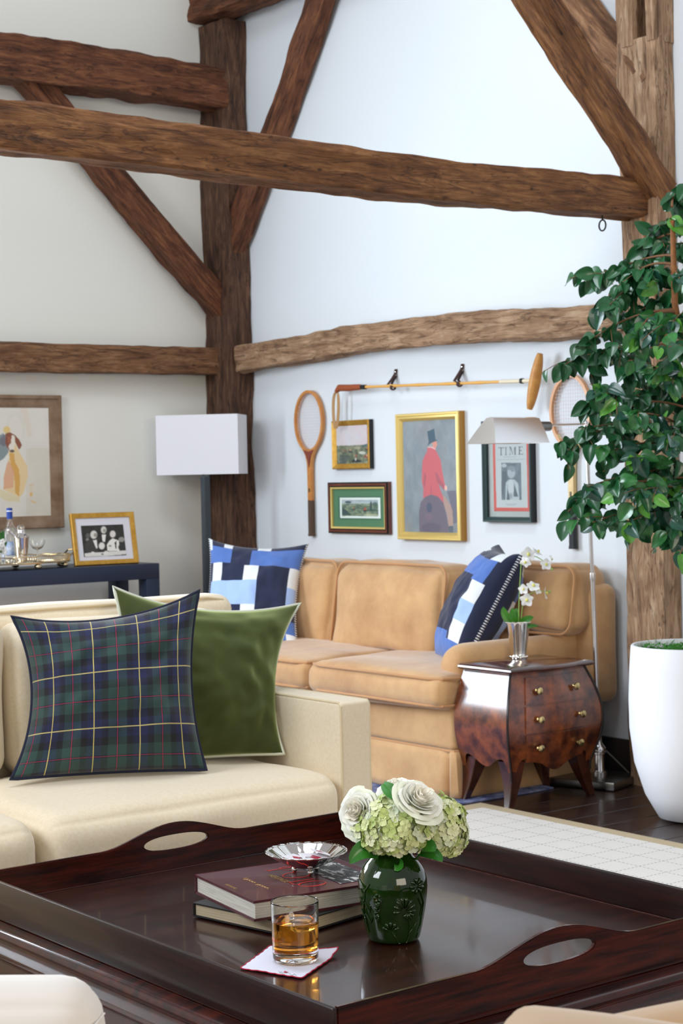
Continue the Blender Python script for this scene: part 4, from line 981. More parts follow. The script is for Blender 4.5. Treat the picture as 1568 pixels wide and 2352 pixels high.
# ------------------------------------------------------------------ rackets and mallet
ash = M('ash_wood', (206, 140, 68), .4, col2=(186, 116, 52), vscale=20, coat=.3); reddish = M('racket_red', (130, 58, 38), .4, coat=.3); dkleather = M('brown_grip', (82, 62, 46), .7, bump=.5, bscale=120, bstretch=(1, 1, 4)); string_m = M('racket_string', (214, 200, 200), .5)
palewood = M('pale_ash', (226, 200, 140), .4, col2=(206, 170, 104), vscale=20, coat=.3); blackgrip = M('black_grip', (40, 44, 48), .5)
def racket(label, yc, ztop, m_fr, m_sh, m_gr, sc=1.0, tape=None):
    L_ = .703*sc; xw = XW-.018
    rt = thing('tennis_racket', label, 'racket', (xw, yc, ztop-L_))
    a_, b_ = .108*sc, .143*sc; zc = ztop-.148*sc
    def Ppt(y, z, x=0): return Vector((xw+x, yc-y, z))
    b = NB(); nn = 48; rings = []
    pts = []
    for i in range(nn+1):
        t = 2*PI*i/nn; pts.append((a_*math.sin(t), b_*math.cos(t)))
    for (yy, zz) in pts[:-1]:
        d = Vector((yy/a_**2, zz/b_**2)).normalized()
        rings.append([b.verts.new(Ppt(yy+d.x*q, zc+zz+d.y*q, x)) for q, x in ((-.0065, -.009), (.0065, -.009), (.0065, .009), (-.0065, .009))])
    for i in range(nn):
        A, Bq = rings[i], rings[(i+1) % nn]
        for j in range(4): b.faces.new((A[j], A[(j+1) % 4], Bq[(j+1) % 4], Bq[j]))
    bmesh.ops.bevel(b, geom=[e for e in b.edges if e.calc_face_angle(0) > 1], offset=.002, segments=2, affect='EDGES')
    fin('head_frame', b, m_fr, rt, smooth=50)
    b = NB()
    for i in range(1, 16):
        yy = -a_+2*a_*i/16; q = b_*math.sqrt(max(0, 1-(yy/a_)**2)); tube(b, [Ppt(yy, zc-q), Ppt(yy, zc+q)], .0007, 4)
    for i in range(1, 20):
        zz = -b_+2*b_*i/20; q = a_*math.sqrt(max(0, 1-(zz/b_)**2)); tube(b, [Ppt(-q, zc+zz), Ppt(q, zc+zz)], .0007, 4)
    o = fin('strings', b, string_m, rt); o['kind'] = 'stuff'
    # throat wedge
    zt = zc-b_
    b = NB()
    for sg_ in (-1, 1):
        rows_ = [(.074, .088, zt+.052), (.056, .071, zt+.028), (.036, .055, zt+.010), (.014, .040, zt-.006), (0, .029, zt-.022), (0, .018, zt-.055), (0, .0150, zt-.10), (0, .0145, ztop-.535)]
        rr_ = [[b.verts.new(Ppt(sg_*yy*sc, zz, x)) for yy, x in ((yi, -.0085), (yo, -.0085), (yo, .0085), (yi, .0085))] for yi, yo, zz in rows_]
        for A, Bq in zip(rr_, rr_[1:]):
            for j in range(4): b.faces.new((A[j], A[(j+1) % 4], Bq[(j+1) % 4], Bq[j]))
        b.faces.new(rr_[0]); b.faces.new(rr_[-1][::-1])
    fin('shaft', b, m_sh, rt, smooth=30)
    b = NB(); poly = [(.045*sc, zt+.006*sc), (.023*sc, zt-.020*sc), (.008*sc, zt-.05*sc), (0, zt-.085*sc), (-.008*sc, zt-.05*sc), (-.023*sc, zt-.020*sc), (-.045*sc, zt+.006*sc), (-.03*sc, zt+.003), (0, zt-.004), (.03*sc, zt+.003)]
    vs = [b.verts.new(Ppt(y_, z_, -.0098)) for y_, z_ in poly]; f_ = b.faces.new(vs); bmesh.ops.triangulate(b, faces=[f_]); fin('throat_overlay', b, tape or reddish, rt, smooth=0)
    b = NB(); box(b, xw-.0108, xw-.0098, yc-.0045, yc+.0045, ztop-.49*sc, ztop-.472*sc); fin('medallion', b, M('badge_dark', (84, 66, 50), .4), rt)
    b = NB(); tube(b, [Ppt(0, ztop-.53*sc), Ppt(0, ztop-.69*sc), Ppt(0, ztop-.694*sc), Ppt(0, ztop-L_)], [.0175, .0175, .0195, .0195], 8, flat=.85); fin('grip', b, m_gr, rt, smooth=20)
    return rt
racket('honey coloured wooden tennis racket left of the hunt painting', P(708, 900, X=5.03).y, P(708, 897, X=5.03).z, ash, ash, dkleather)
racket('wooden tennis racket with black grip beside the ficus leaves', P(1308, 862, X=5.03).y, P(1308, 860, X=5.03).z, M('orange_ash', (200, 142, 92), .4, coat=.3), palewood, blackgrip, tape=palewood)
xm = 4.985
ml = thing('polo_mallet', 'bamboo polo mallet hanging level on two dark leather loops', 'mallet', (xm, 5.8, 1.46))
PM = lambda x, y: P(x, y, X=xm)
b = NB(); n = 14; A0, A1 = PM(835, 889), PM(1150, 877)
pts = [A0.lerp(A1, i/n) for i in range(n+1)]; tube(b, pts, [.0062+.0016*(i % 3 == 0) for i in range(n+1)], 10); fin('cane', b, M('bamboo', (226, 170, 84), .4, coat=.3), ml)
b = NB(); tube(b, [PM(1148, 877), PM(1205, 875), PM(1232, 875)], [.008, .0085, .006], 10); fin('binding', b, M('pale_binding', (226, 214, 186), .6), ml)
b = NB(); tube(b, [PM(1196, 875), PM(1201, 875)], .0115, 12); fin('ring', b, black, ml)
b = NB(); tube(b, [PM(772, 899), PM(779, 891), PM(800, 891), PM(826, 889), PM(834, 889)], [.010, .016, .0155, .013, .009], 12); fin('handle', b, M('rust_webbing', (150, 76, 42), .8, bump=.6, bscale=150), ml)
b = NB(); tube(b, [PM(829, 889), PM(840, 889)], .011, 12); fin('collar', b, black, ml)
H0, H1 = PM(1240, 812), PM(1216, 940)
b = NB(); n = 12; tube(b, [H0.lerp(H1, i/n) for i in range(n+1)], [.0115+.013*math.sin(PI*i/n)**.7 for i in range(n+1)], 14); fin('head', b, M('mallet_head_wood', (202, 146, 74), .45, col2=(176, 118, 54), vscale=20), ml)
b = NB()
lp = [PM(773, 898), PM(766, 905), PM(764, 935), PM(766, 975), PM(771, 992), PM(776, 960), PM(777, 925), PM(775, 900)]
for A, Bq in zip(lp, lp[1:]):
    v = [b.verts.new(q) for q in (A+Vector((-.006, .002, 0)), Bq+Vector((-.006, .002, 0)), Bq+Vector((.004, -.008, 0)), A+Vector((.004, -.008, 0)))]; b.faces.new(v)
bmesh.ops.remove_doubles(b, verts=b.verts, dist=.0005); o = fin('wrist_strap', b, M('tan_strap', (178, 142, 98), .8), ml, smooth=180); o.modifiers.new('r', 'SUBSURF').render_levels = 3; md = o.modifiers.new('s', 'SOLIDIFY'); md.thickness = .002
for x, lab in ((906, 'dark leather loop on the wall holding the grip end of the mallet'), (1059, 'dark leather loop on the wall holding the head end of the mallet')):
    y0 = P(x, 850, X=5.04).y; zt = P(x, 848 if x < 1000 else 836, X=5.04).z; zb = P(x, 889 if x < 1000 else 881, X=xm).z
    y1 = PM(x-4, 880).y
    t_ = thing('hanging_loop', lab, 'strap', (5.045, y0, zb-.02), group='leather loops for the mallet')
    b = NB(); path = [(5.046, y0-.002, zt), (5.044, y0, zt-.02), (5.03, y0+.002, zt-.04), (5.0, y0+.001, zb+.014), (xm-.009, y1, zb+.005), (xm-.010, y1, zb-.006), (xm, y1, zb-.012), (xm+.012, y1, zb-.004), (5.02, y0, zb+.02), (5.046, y0, zt-.03)]
    rows = [[b.verts.new(Vector(p)+Vector((0, s*.0085, 0))) for s in (-1, 1)] for p in path]
    for A, Bq in zip(rows, rows[1:]): b.faces.new((A[0], A[1], Bq[1], Bq[0]))
    o = fin('strap', b, leather, t_, smooth=180); md = o.modifiers.new('s', 'SOLIDIFY'); md.thickness = .0025
    b = NB(); lathe(b, [(.004, 0), (.0035, .002), (0, .003)], mtx=Matrix.Translation((5.043, y0, zt-.012)) @ Matrix.Rotation(-PI/2, 4, 'Y'), n=12); fin('screw', b, nickel, t_)

# ------------------------------------------------------------------ left wall: dog painting, console and what stands on it
rustic = M('rustic_frame', (112, 84, 60), .7, col2=(148, 124, 102), vscale=9, stretch=(1, 1, 1), bump=.5, bscale=40)
r5, O, U, Nn, w, h = frame_on_wall('dog_painting', 'rustic wood framed watercolour of a brown and white hound', 3.46, 4.068, .985, 1.62, .035,
    [(0, 0), (0, .035), (.004, .038), (.016, .036), (.018, .028), (.040, .022), (.058, .016), (.060, .010)], [(0, 7, rustic, 'frame')], None, wall='A')
def db(X, Y, nx, ny):
    g = gridnoise(nx, ny, 4, 53)[..., None]; g2 = gridnoise(nx, ny, 7, 57)[..., None]
    c = np.array([226, 222, 212])*(1-.05*g); m = (Y > 950) & (X > 440); c[m] = c[m]*np.array([.975, .965, .945]); m = (X < 20)
    return c*(.97+.05*g2)
Ld = [((218, 206, 190), .7, ('p', [(340, 270), (460, 270), (550, 740), (470, 780), (420, 520)])), ((206, 206, 188), .5, ('e', 260, 620, 150, 270, 0)), ((222, 216, 206), .8, ('e', 260, 640, 125, 245, 0)), ((222, 184, 96), .7, ('e', 115, 640, 60, 60, 0)),
      ((226, 196, 140), .8, ('p', [(150, 1000), (260, 880), (330, 1020), (460, 1250), (470, 1420), (400, 1700), (330, 1780), (60, 1650), (60, 1450), (110, 1230)])), ((216, 200, 150), .6, ('p', [(0, 1640), (330, 1780), (340, 1860), (120, 1850), (0, 1780)])), ((210, 160, 82), .9, ('p', [(160, 1030), (240, 1040), (250, 1180), (320, 1310), (340, 1500), (320, 1760), (260, 1700), (240, 1400), (180, 1230)])), ((214, 158, 130), .7, ('p', [(150, 1160), (240, 1360), (220, 1620), (60, 1640), (60, 1440), (110, 1230)])),
      ((222, 222, 214), .9, ('p', [(0, 1190), (140, 1050), (160, 1100), (110, 1240), (50, 1500), (60, 1650), (0, 1640)])), ((124, 138, 142), .9, ('p', [(-60, 760), (60, 700), (100, 740), (100, 900), (150, 1010), (60, 1130), (-20, 1180), (-80, 1100)])), ((112, 108, 118), .8, ('p', [(0, 790), (80, 720), (98, 880), (70, 930), (0, 880)])),
      ((138, 84, 64), 1, ('p', [(95, 700), (170, 682), (260, 735), (320, 800), (370, 900), (345, 950), (320, 972), (280, 900), (258, 850), (250, 760), (200, 720), (190, 850), (140, 920), (170, 1010), (110, 930), (88, 850)])), ((226, 218, 204), 1, ('p', [(192, 730), (240, 740), (252, 850), (238, 940), (230, 985), (180, 985), (150, 930), (190, 870)])), ((98, 82, 74), 1, ('e', 205, 1000, 38, 24, 0)), ((166, 102, 78), .8, ('p', [(130, 760), (175, 760), (185, 850), (130, 870)])),
      ((218, 170, 96), .8, ('e', 524, 1730, 26, 38, 0)), ((214, 176, 124), .7, ('p', [(480, 1560), (570, 1565), (520, 1590)])), ((220, 180, 120), .7, ('p', [(490, 1820), (600, 1850), (630, 1885), (540, 1870)])), ((218, 196, 170), .5, ('p', [(490, 1590), (560, 1600), (560, 1720), (500, 1700)]))]
canvas('watercolour', O+U*.058+UZ*.058+Nn*.012, U, UZ, w-.116, h-.116, 170, 190, layers(db, Ld, 0, 900, 7.35), print_m, r5)
ct = thing('console_table', 'navy lacquered console table against the left wall', 'table', (3.5, 7.24, 0))
b = NB(); box(b, 2.75, 4.335, 7.06, 7.42, .74, .812, bev=.002); fin('top', b, navy, ct)
for x0 in (2.75, 4.262):
    for y0 in (7.06, 7.347):
        b = NB(); box(b, x0, x0+.073, y0, y0+.073, 0, .74, bev=.002); fin('leg', b, navy, ct)
# framed photograph leaning on the console
pf0, pf1 = P(165, 1180, Y=7.18), P(318, 1292, Y=7.14)
fr = thing('photo_frame', 'gold framed black and white photograph of a dinner party on the console', 'picture', ((pf0.x+pf1.x)/2, 7.15, .813))
TLp, TRp, BRp, BLp = P(163, 1180, Y=7.20), P(310, 1174, Y=7.165), P(319, 1291, Y=7.115), P(173, 1299, Y=7.15)
BLp.z = BRp.z = .815
Uf = (BRp-BLp).normalized(); Vf = -((TLp-BLp)-Uf*(TLp-BLp).dot(Uf)).normalized(); wf = (BRp-BLp).length; hf = (TLp-BLp).length; Of = BLp-Vf*hf; Nf = Uf.cross(-Vf).normalized()
if Nf.dot(Vector(CAM)-Of) < 0: Nf = -Nf
b = NB(); sweep_rect(b, Of, Uf, Vf, Nf, wf, hf, [(0, -.014), (0, .004), (.003, .006), (.012, .004), (.022, .001), (.023, -.004)]); fin('frame', b, goldleaf, fr, smooth=25)
b = NB(); plate(b, Of+Nf*-.013, Uf, Vf, wf, hf, -Nf, .002); fin('backing_board', b, black, fr)
b = NB(); plate(b, Of+Uf*.02+Vf*.02+Nf*-.006, Uf, Vf, wf-.04, hf-.04, -Nf, .001); fin('mat_board', b, M('white_mat', (214, 214, 222), .9), fr)
def pb(X, Y, nx, ny): g = gridnoise(nx, ny, 12, 63)[..., None]; return np.array([40, 40, 38])*(.7+.8*g)
WL = (220, 218, 210); GR = (120, 118, 112)
Lp = [(GR, .6, ('e', 350, 480, 34, 44, 0)), (WL, .5, ('e', 346, 545, 26, 24, 0)), ((60, 58, 56), 1, ('p', [(300, 620), (350, 550), (450, 540), (500, 640), (520, 750), (320, 755)])), ((212, 208, 200), 1, ('e', 445, 465, 54, 66, 0)), (GR, .7, ('e', 470, 470, 26, 30, 0)), ((226, 224, 218), 1, ('p', [(430, 550), (490, 545), (505, 670), (485, 685)])), ((30, 30, 30), 1, ('e', 450, 545, 22, 7, 0)),
      ((206, 204, 196), 1, ('e', 600, 390, 44, 58, 0)), (GR, .6, ('e', 612, 400, 22, 28, 0)), ((226, 224, 218), 1, ('p', [(568, 465), (635, 462), (620, 580), (585, 570)])), ((30, 30, 30), 1, ('e', 600, 458, 20, 7, 0)), ((214, 210, 202), 1, ('e', 742, 455, 46, 56, 0)), ((226, 224, 216), 1, ('p', [(690, 560), (740, 520), (840, 560), (850, 720), (660, 720), (650, 620)])), ((40, 40, 40), 1, ('p', [(770, 590), (800, 560), (800, 690), (785, 680)])),
      ((190, 188, 180), .7, ('e', 880, 540, 50, 40, 0)), ((50, 50, 48), .9, ('e', 880, 660, 50, 50, 0)), ((220, 218, 212), 1, ('e', 570, 640, 48, 56, 0)), ((214, 212, 206), 1, ('p', [(300, 760), (400, 745), (560, 740), (960, 710), (950, 770), (640, 800), (310, 810)])), ((60, 60, 58), .8, ('e', 620, 690, 16, 16, 0)), ((70, 70, 66), .7, ('e', 580, 770, 18, 14, 0)), ((80, 78, 76), .6, ('e', 700, 640, 24, 14, 0)), ((226, 224, 218), .9, ('e', 430, 750, 30, 22, 0)), ((226, 224, 218), .9, ('e', 640, 740, 34, 24, 0))]
TL2 = Vector(P(189, 1209, Y=7.17)); 
canvas('photograph', Of+Uf*wf*.155+Vf*hf*.235+Nf*-.0045, Uf, Vf, wf*.665, hf*.60, 130, 90, layers(pb, Lp, 150, 1160, 6.82), print_m, fr)
b = NB(); e0 = Of+Uf*wf*.5+Vf*hf*.35+Nf*-.015; plate(b, e0-Uf*.02, Uf, ((Vector((e0.x, e0.y+.08, .815)))-e0).normalized(), .04, (Vector((e0.x, e0.y+.08, .815))-e0).length, Nf, .003); fin('easel_back', b, black, fr)
# gallery tray
TC = Vector((3.60, 7.20, .813)); ra, rb_ = .33, .125
tr = thing('gallery_tray', 'oval silver gallery tray with pierced rim on the console', 'tray', TC)
def te(a, k=1., z=0.): return TC+Vector((ra*k*math.cos(a), rb_*k*math.sin(a), z))
b = NB(); R0 = [b.verts.new(te(a, 1, .030)) for a in np.linspace(0, 2*PI, 64, endpoint=False)]; R1 = [b.verts.new(te(a, 1, .024)) for a in np.linspace(0, 2*PI, 64, endpoint=False)]
b.faces.new(R0); b.faces.new(R1[::-1])
for j in range(64): b.faces.new((R0[j], R0[(j+1) % 64], R1[(j+1) % 64], R1[j]))
fin('plate', b, silver2, tr, smooth=30)
b = NB()
for a in np.linspace(0, 2*PI, 150, endpoint=False): tube(b, [te(a, 1, .03), te(a, 1.01, .055)], .0014, 4, cap=False)
fin('pierced_gallery', b, silver2, tr)
b = NB(); tube(b, [te(a, 1.012, .058+.002*math.sin(a*20)) for a in np.linspace(0, 2*PI, 100, endpoint=False)], .0028, 8, closed=True); tube(b, [te(a, 1.005, .03) for a in np.linspace(0, 2*PI, 80, endpoint=False)], .0035, 8, closed=True); fin('rim', b, silver2, tr)
for a in (.25, PI-.25, PI+.45, -.45, -1.2, 1.2):
    b = NB(); p = te(a, .95, 0); ball(b, p+Vector((0, 0, .012)), .014, 1.3, 1.3, .9, u=12, v=8); fin('foot', b, silver2, tr)
b = NB(); tube(b, [te(.28, 1.0, .05), te(.28, 1.1, .075), te(0, 1.16, .08), te(-.28, 1.1, .075), te(-.28, 1.0, .05)], .004, 8); fin('handle', b, silver2, tr)
def stand(px, d=7.16): return Vector((P(px, 1270, Y=d).x, d, TC.z+.0305))
s0 = stand(49, 7.14)
sh = thing('cocktail_shaker', 'polished silver cocktail shaker with side spout on the gallery tray', 'shaker', s0)
k = .95
b = NB(); lathe(b, [(.022*k, 0), (.026*k, .003), (.029*k, .03), (.037*k, .105), (.040*k, .112), (.0405*k, .116), (.036*k, .119)], c=s0, n=36); fin('body', b, silver, sh)
b = NB(); lathe(b, [(.039*k, .117), (.030*k, .128), (.020*k, .137), (.019*k, .141), (.021*k, .143), (.019*k, .147), (.017*k, .15)], c=s0, n=36); fin('lid', b, silver, sh)
b = NB(); lathe(b, [(.0175*k, .149), (.0185*k, .151), (.0185*k, .163), (.012*k, .169), (0, .171)], c=s0, n=30); fin('cap', b, silver, sh)
b = NB(); tube(b, [s0+Vector((-.028, .0, .118)), s0+Vector((-.045, .0, .134)), s0+Vector((-.058, .0, .145))], [.008, .007, .006], 12); ball(b, s0+Vector((-.060, 0, .149)), .009, u=12, v=8); fin('spout', b, silver, sh)
s1 = stand(24, 7.24)
bo = thing('vodka_bottle', 'clear glass bottle with blue capsule behind the shaker', 'bottle', s1)
b = NB(); lathe(b, [(.033, 0), (.035, .004), (.035, .13), (.030, .15), (.014, .175), (.0125, .185), (.0125, .24), (.0105, .24), (.0105, .186), (.012, .176), (.028, .149), (.032, .128), (.032, .008), (0, .008)], c=s1, n=32); fin('glass_body', b, glass, bo)
b = NB(); lathe(b, [(.0135, .197), (.0138, .222), (.0135, .247), (0, .249)], c=s1, n=24); fin('capsule', b, M('blue_foil', (26, 66, 150), .3), bo)
b = NB(); lathe(b, [(.014, .231), (.014, .236)], c=s1, n=24, capb=False, capt=False); fin('capsule_band', b, M('foil_white', (220, 224, 232), .4), bo)
b = NB(); lathe(b, [(.0355, .035), (.0355, .095)], c=s1, n=32, capb=False, capt=False); fin('label_sheet', b, M('label_blue', (96, 130, 186), .6, col2=(206, 214, 224), vscale=30), bo)
s2 = stand(86, 7.18)
b = NB(); lathe(b, [(.024, 0), (.022, .002), (.003, .005), (.0022, .045), (.005, .052), (.022, .062), (.034, .080), (.037, .098), (.0362, .098), (.033, .081), (.021, .064), (0, .056)], c=s2, n=32)
setp(fin('coupe_glass', b, glass, smooth=60), 'clear stemmed coupe glass right of the silver shaker', 'glass')
s3 = stand(2, 7.12)
vz = thing('bud_vase', 'small glass vase with green leaves and white blossoms at the left edge of the tray', 'vase', s3)
b = NB(); lathe(b, [(.018, 0), (.020, .004), (.016, .05), (.018, .08), (.0165, .08), (.0145, .05), (.017, .01), (0, .008)], c=s3, n=24); fin('glass_body', b, glass, vz)
fz = thing('flower_sprig', 'white blossoms with dark green leaves in the small glass vase', 'flower', s3+Vector((0, 0, .02)))
dg = M('sprig_leaf', (40, 92, 30), .5); wp = M('sprig_petal', (232, 234, 230), .6)
for dx, dz, ww in ((-.02, .16, .014), (.012, .15, .012), (.028, .10, .010), (-.03, .12, .012)):
    bladeleaf(bez(s3+Vector((0, 0, .05)), s3+Vector((dx*.3, 0, dz*.8)), s3+Vector((dx, -.01, dz))), ww, dg, 'leaf', fz)
for dx, dz in ((.0, .085), (.008, .07), (-.012, .075), (.004, .10), (.012, .055)):
    b = NB()
    for q in range(5): ball(b, s3+Vector((dx+.008*math.cos(q*1.26), -.012, dz+.008*math.sin(q*1.26))), .0065, 1, .4, 1, u=8, v=6)
    fin('blossom', b, wp, fz)

# ------------------------------------------------------------------ shaded floor lamp in the corner
lc = P(474, 1240, Y=7.16)
fla = thing('floor_lamp', 'floor lamp with white rectangular shade and dark square post before the corner post', 'lamp', (lc.x, lc.y, 0))
bt_ = P(473, 1300, Y=7.16)
b = NB(); box(b, lc.x-.017, lc.x+.017, lc.y-.017, lc.y+.017, .02, P(474, 1094, Y=7.16).z, bev=.002); fin('pole', b, M('slate_lacquer', (54, 62, 70), .4), fla)
b = NB(); box(b, lc.x-.13, lc.x+.13, lc.y-.11, lc.y+.11, 0.0, .025, bev=.003); fin('base', b, MATS['slate_lacquer'], fla)
ds = float(np.dot(np.array(P(548, 1020, Y=7.05))-CAM, _F))
c0 = P(548, 1088, D=ds); c1 = P(360, 1091, D=ds+.06); c2 = P(582, 1087, D=ds+.21)
zt_ = P(548, 950, D=ds).z; zb_ = c0.z
e1 = Vector((c1.x-c0.x, c1.y-c0.y, 0)); e2 = Vector((c2.x-c0.x, c2.y-c0.y, 0)); e2 = (e2-e1*e2.dot(e1)/e1.dot(e1)); e2 = e2.normalized()*.22
e1n, e2n = e1.normalized(), e2.normalized(); c0 = Vector((c0.x, c0.y, zb_)); hgt = zt_-zb_
b = NB(); pts = [c0, c0+e1, c0+e1+e2, c0+e2]
lo = [b.verts.new(p) for p in pts]; hi = [b.verts.new(p+Vector((0, 0, hgt))) for p in pts]
for j in range(4): b.faces.new((lo[j], lo[(j+1) % 4], hi[(j+1) % 4], hi[j]))
o = fin('lamp_shade', b, M('white_linen_shade', (226, 226, 232), .9, bump=.1, bscale=300), fla, smooth=0); md = o.modifiers.new('s', 'SOLIDIFY'); md.thickness = .003
cc_ = c0+e1*.5+e2*.5
b = NB(); tube(b, [(lc.x, lc.y, zb_-.02), (lc.x, lc.y, zb_-.012), (cc_.x, cc_.y, zb_+.0)], .006, 10); ball(b, (cc_.x, cc_.y, zb_+.08), .03, 1, 1, 1.3); fin('bulb_holder', b, MATS['slate_lacquer'], fla)

# ------------------------------------------------------------------ coffee table and tray
cx0, cx1, cy0, cy1, zf, zr = 1.478, 2.385, 1.971, 3.112, .400, .460
tb = thing('coffee_table', 'dark mahogany coffee table with moulded edge under the butler tray', 'table', (1.93, 2.54, 0))
def ringrect(b, off, z): return [b.verts.new((x, y, z)) for x, y in ((cx0-off, cy0-off), (cx1+off, cy0-off), (cx1+off, cy1+off), (cx0-off, cy1+off))]
def mould(name, prof, mat, cap=True):
    b = NB(); R = [ringrect(b, o_, z) for o_, z in prof]
    for A, Bq in zip(R, R[1:]):
        for j in range(4): b.faces.new((A[j], A[(j+1) % 4], Bq[(j+1) % 4], Bq[j]))
    if cap: b.faces.new(R[0][::-1]); b.faces.new(R[-1])
    return fin(name, b, mat, tb, smooth=35)
mould('moulded_top', [(-.05, .33), (.03, .33), (.034, .336), (.034, .344), (.030, .348), (.024, .352), (.021, .358), (.021, .362), (.027, .366), (.030, .372), (.028, .379), (.022, .384), (.012, .386), (-.01, .388)], mahogX)
mould('apron', [(.012, .20), (.014, .21), (.014, .318), (.022, .324), (.022, .33)], mahogX)
mould('lower_plinth', [(.10, .04), (.135, .045), (.14, .06), (.14, .165), (.13, .178), (.11, .184), (.02, .187), (-.05, .188)], mahogX)
for sx in (0, 1):
    for sy in (0, 1):
        x = cx0-.06 if sx == 0 else cx1-.03; y = cy0-.06 if sy == 0 else cy1-.03
        b = NB(); box(b, x, x+.09, y, y+.09, .009, .06, bev=.004); fin('foot', b, mahogY, tb)
ty = thing('butler_tray', 'large rectangular mahogany butler tray with two cut out handles', 'tray', (1.93, 2.54, .388))
b = NB(); box(b, cx0+.001, cx1-.001, cy0+.001, cy1-.001, .3885, zf); fin('tray_floor', b, mahogT, ty)
tk = .010
def side_flat(x0, x1, nm):
    b = NB(); box(b, x0, x1, cy0, cy1, .389, zr, bev=.0025); fin(nm, b, mahogY, ty)
side_flat(cx0, cx0+tk, 'side_panel'); side_flat(cx1-tk, cx1, 'side_panel')
def handle_side(y0, y1, nm):
    Lx = cx1-cx0-2*tk; xc = cx0+tk+Lx/2; b = NB()
    top = []
    for i in range(61):
        t = i/60; x = cx0+tk+Lx*t; q = (x-xc)/.175; z = zr
        if abs(q) < 1: z = zr+.038*(1-q*q)**1.0*(1-.25*q*q) if abs(q) < 1 else zr
        z = zr+.037*math.cos(q*PI/2)**1.6 if abs(q) < 1 else zr
        top.append((x, z))
    hole = [(xc+.078*math.copysign(abs(math.cos(a))**.8, math.cos(a)), zr-.003+.0155*math.sin(a)) for a in np.linspace(0, 2*PI, 40, endpoint=False)]
    outer = [(cx0+tk, .389)]+top+[(cx1-tk, .389)]
    # build as 2-D mesh through triangle fill
    fr_ = []
    for yy in (y0, y1):
        vo = [b.verts.new((x, yy, z)) for x, z in outer]; vh = [b.verts.new((x, yy, z)) for x, z in hole]
        eo = [b.edges.new((vo[i], vo[(i+1) % len(vo)])) for i in range(len(vo))]; eh = [b.edges.new((vh[i], vh[(i+1) % len(vh)])) for i in range(len(vh))]
        bmesh.ops.triangle_fill(b, use_beauty=True, edges=eo+eh); fr_.append((vo, vh))
    for a in (0, 1):
        A, Bq = fr_[0][a], fr_[1][a]
        for i in range(len(A)): b.faces.new((A[i], A[(i+1) % len(A)], Bq[(i+1) % len(A)], Bq[i]))
    bmesh.ops.recalc_face_normals(b, faces=b.faces[:])
    es = [e for e in b.edges if len(e.link_faces) == 2 and e.calc_face_angle(0) > 1.2]
    bmesh.ops.bevel(b, geom=es, offset=.0022, segments=2, affect='EDGES')
    fin(nm, b, mahogX, ty, smooth=30)
handle_side(cy0, cy0+tk, 'handle_panel'); handle_side(cy1-tk, cy1, 'handle_panel')
# cockbead line where the tray floor meets the sides
b = NB(); q = .0125; tube(b, [(cx0+q, cy0+q, zf), (cx1-q, cy0+q, zf), (cx1-q, cy1-q, zf), (cx0+q, cy1-q, zf)], .0018, 6, closed=True); fin('bead', b, mahogX, ty)

# books
def book(name, label, A, Bp, Cdir_len, zb, zt, covm, pagem, sq=.004):
    """A far-left corner, Bp near corner (left edge), runs Cdir_len to the right"""
    A = Vector((A.x, A.y, 0)); Bp = Vector((Bp.x, Bp.y, 0)); e1 = (Bp-A); Lw = e1.length; e1.normalize(); e2 = Vector((-e1.y, e1.x, 0))
    if e2.dot(Vector((1, 0, 0))) < 0: e2 = -e2
    rt = thing(name, label, 'book', (A+Bp)/2+Vector((0, 0, zb)))
    m = Matrix((e1, e2, Vector((0, 0, 1)))).transposed().to_4x4(); m.translation = A
    ct_ = .0028
    b = NB(); box(b, 0, Lw, 0, Cdir_len, zt-ct_, zt, bev=.0008, mtx=m); box(b, 0, Lw, 0, Cdir_len, zb, zb+ct_, bev=.0008, mtx=m); box(b, 0, ct_, 0, Cdir_len, zb+ct_*.6, zt-ct_*.6, mtx=m); fin('cover', b, covm, rt)
    b = NB(); box(b, ct_+.0005, Lw-sq, sq, Cdir_len-sq, zb+ct_, zt-ct_, mtx=m); fin('page_block', b, pagem, rt, smooth=0)
    return rt, m, e1, e2, A, Lw
pages = M('page_edges', (222, 218, 204), .8, col2=(176, 170, 156), vscale=9, stretch=(1, 1, 55), bump=.3, bscale=20, bstretch=(1, 1, 60))
burg = M('burgundy_cloth', (84, 30, 38), .45, col2=(74, 26, 34), vscale=80, bump=.15, bscale=300, coat=.15)
blackc = M('black_book_cloth', (20, 18, 18), .6); pages2 = M('page_edges_old', (196, 180, 150), .8, col2=(160, 144, 116), vscale=9, stretch=(1, 1, 55))
zb1, zt1, zb2, zt2 = .4295, .4645, .4025, .4285
rbk, mb, e1, e2, AA, Lw = book('polo_book', 'burgundy coffee table book reading POLO with a gallery photo on its cover', P(447, 2009, Z=zt1), P(583, 2071, Z=zt1), .29, zb1, zt1, burg, pages)
bk2, m2, _, _, _, _ = book('lower_book', 'thick black covered book lying under the burgundy one', Vector((1.736, 2.737, 0)), Vector((1.782, 2.491, 0)), .26, zb2, zt2, blackc, pages2)
def BL(px, py):
    p = P(px, py, Z=zt1)-AA; return p.dot(e1), p.dot(e2)
def btext(s, px, py, size, mat, sx=1., name='lettering', off=.0004, shear=0, parent=None):
    c = bpy.data.curves.new('t', 'FONT'); c.body = s; c.size = size; c.resolution_u = 3; c.shear = shear; c.extrude = .0001
    o = bpy.data.objects.new('t', c); me = bpy.data.meshes.new_from_object(o)
    bpy.data.objects.remove(o); bpy.data.curves.remove(c)
    u, v = BL(px, py); me.transform(mb @ Matrix.Translation((u, v, zt1+off)) @ Matrix.Diagonal((sx, 1, 1, 1))); return fin(name, me, mat, parent or rbk, smooth=0)
gold_ink = M('gold_foil', (214, 176, 110), .35, .6); red_ink = M('red_foil', (226, 60, 48), .5)
btext('ASSOULINE', 515.6, 2031.5, .0082, gold_ink, name='publisher_lettering')
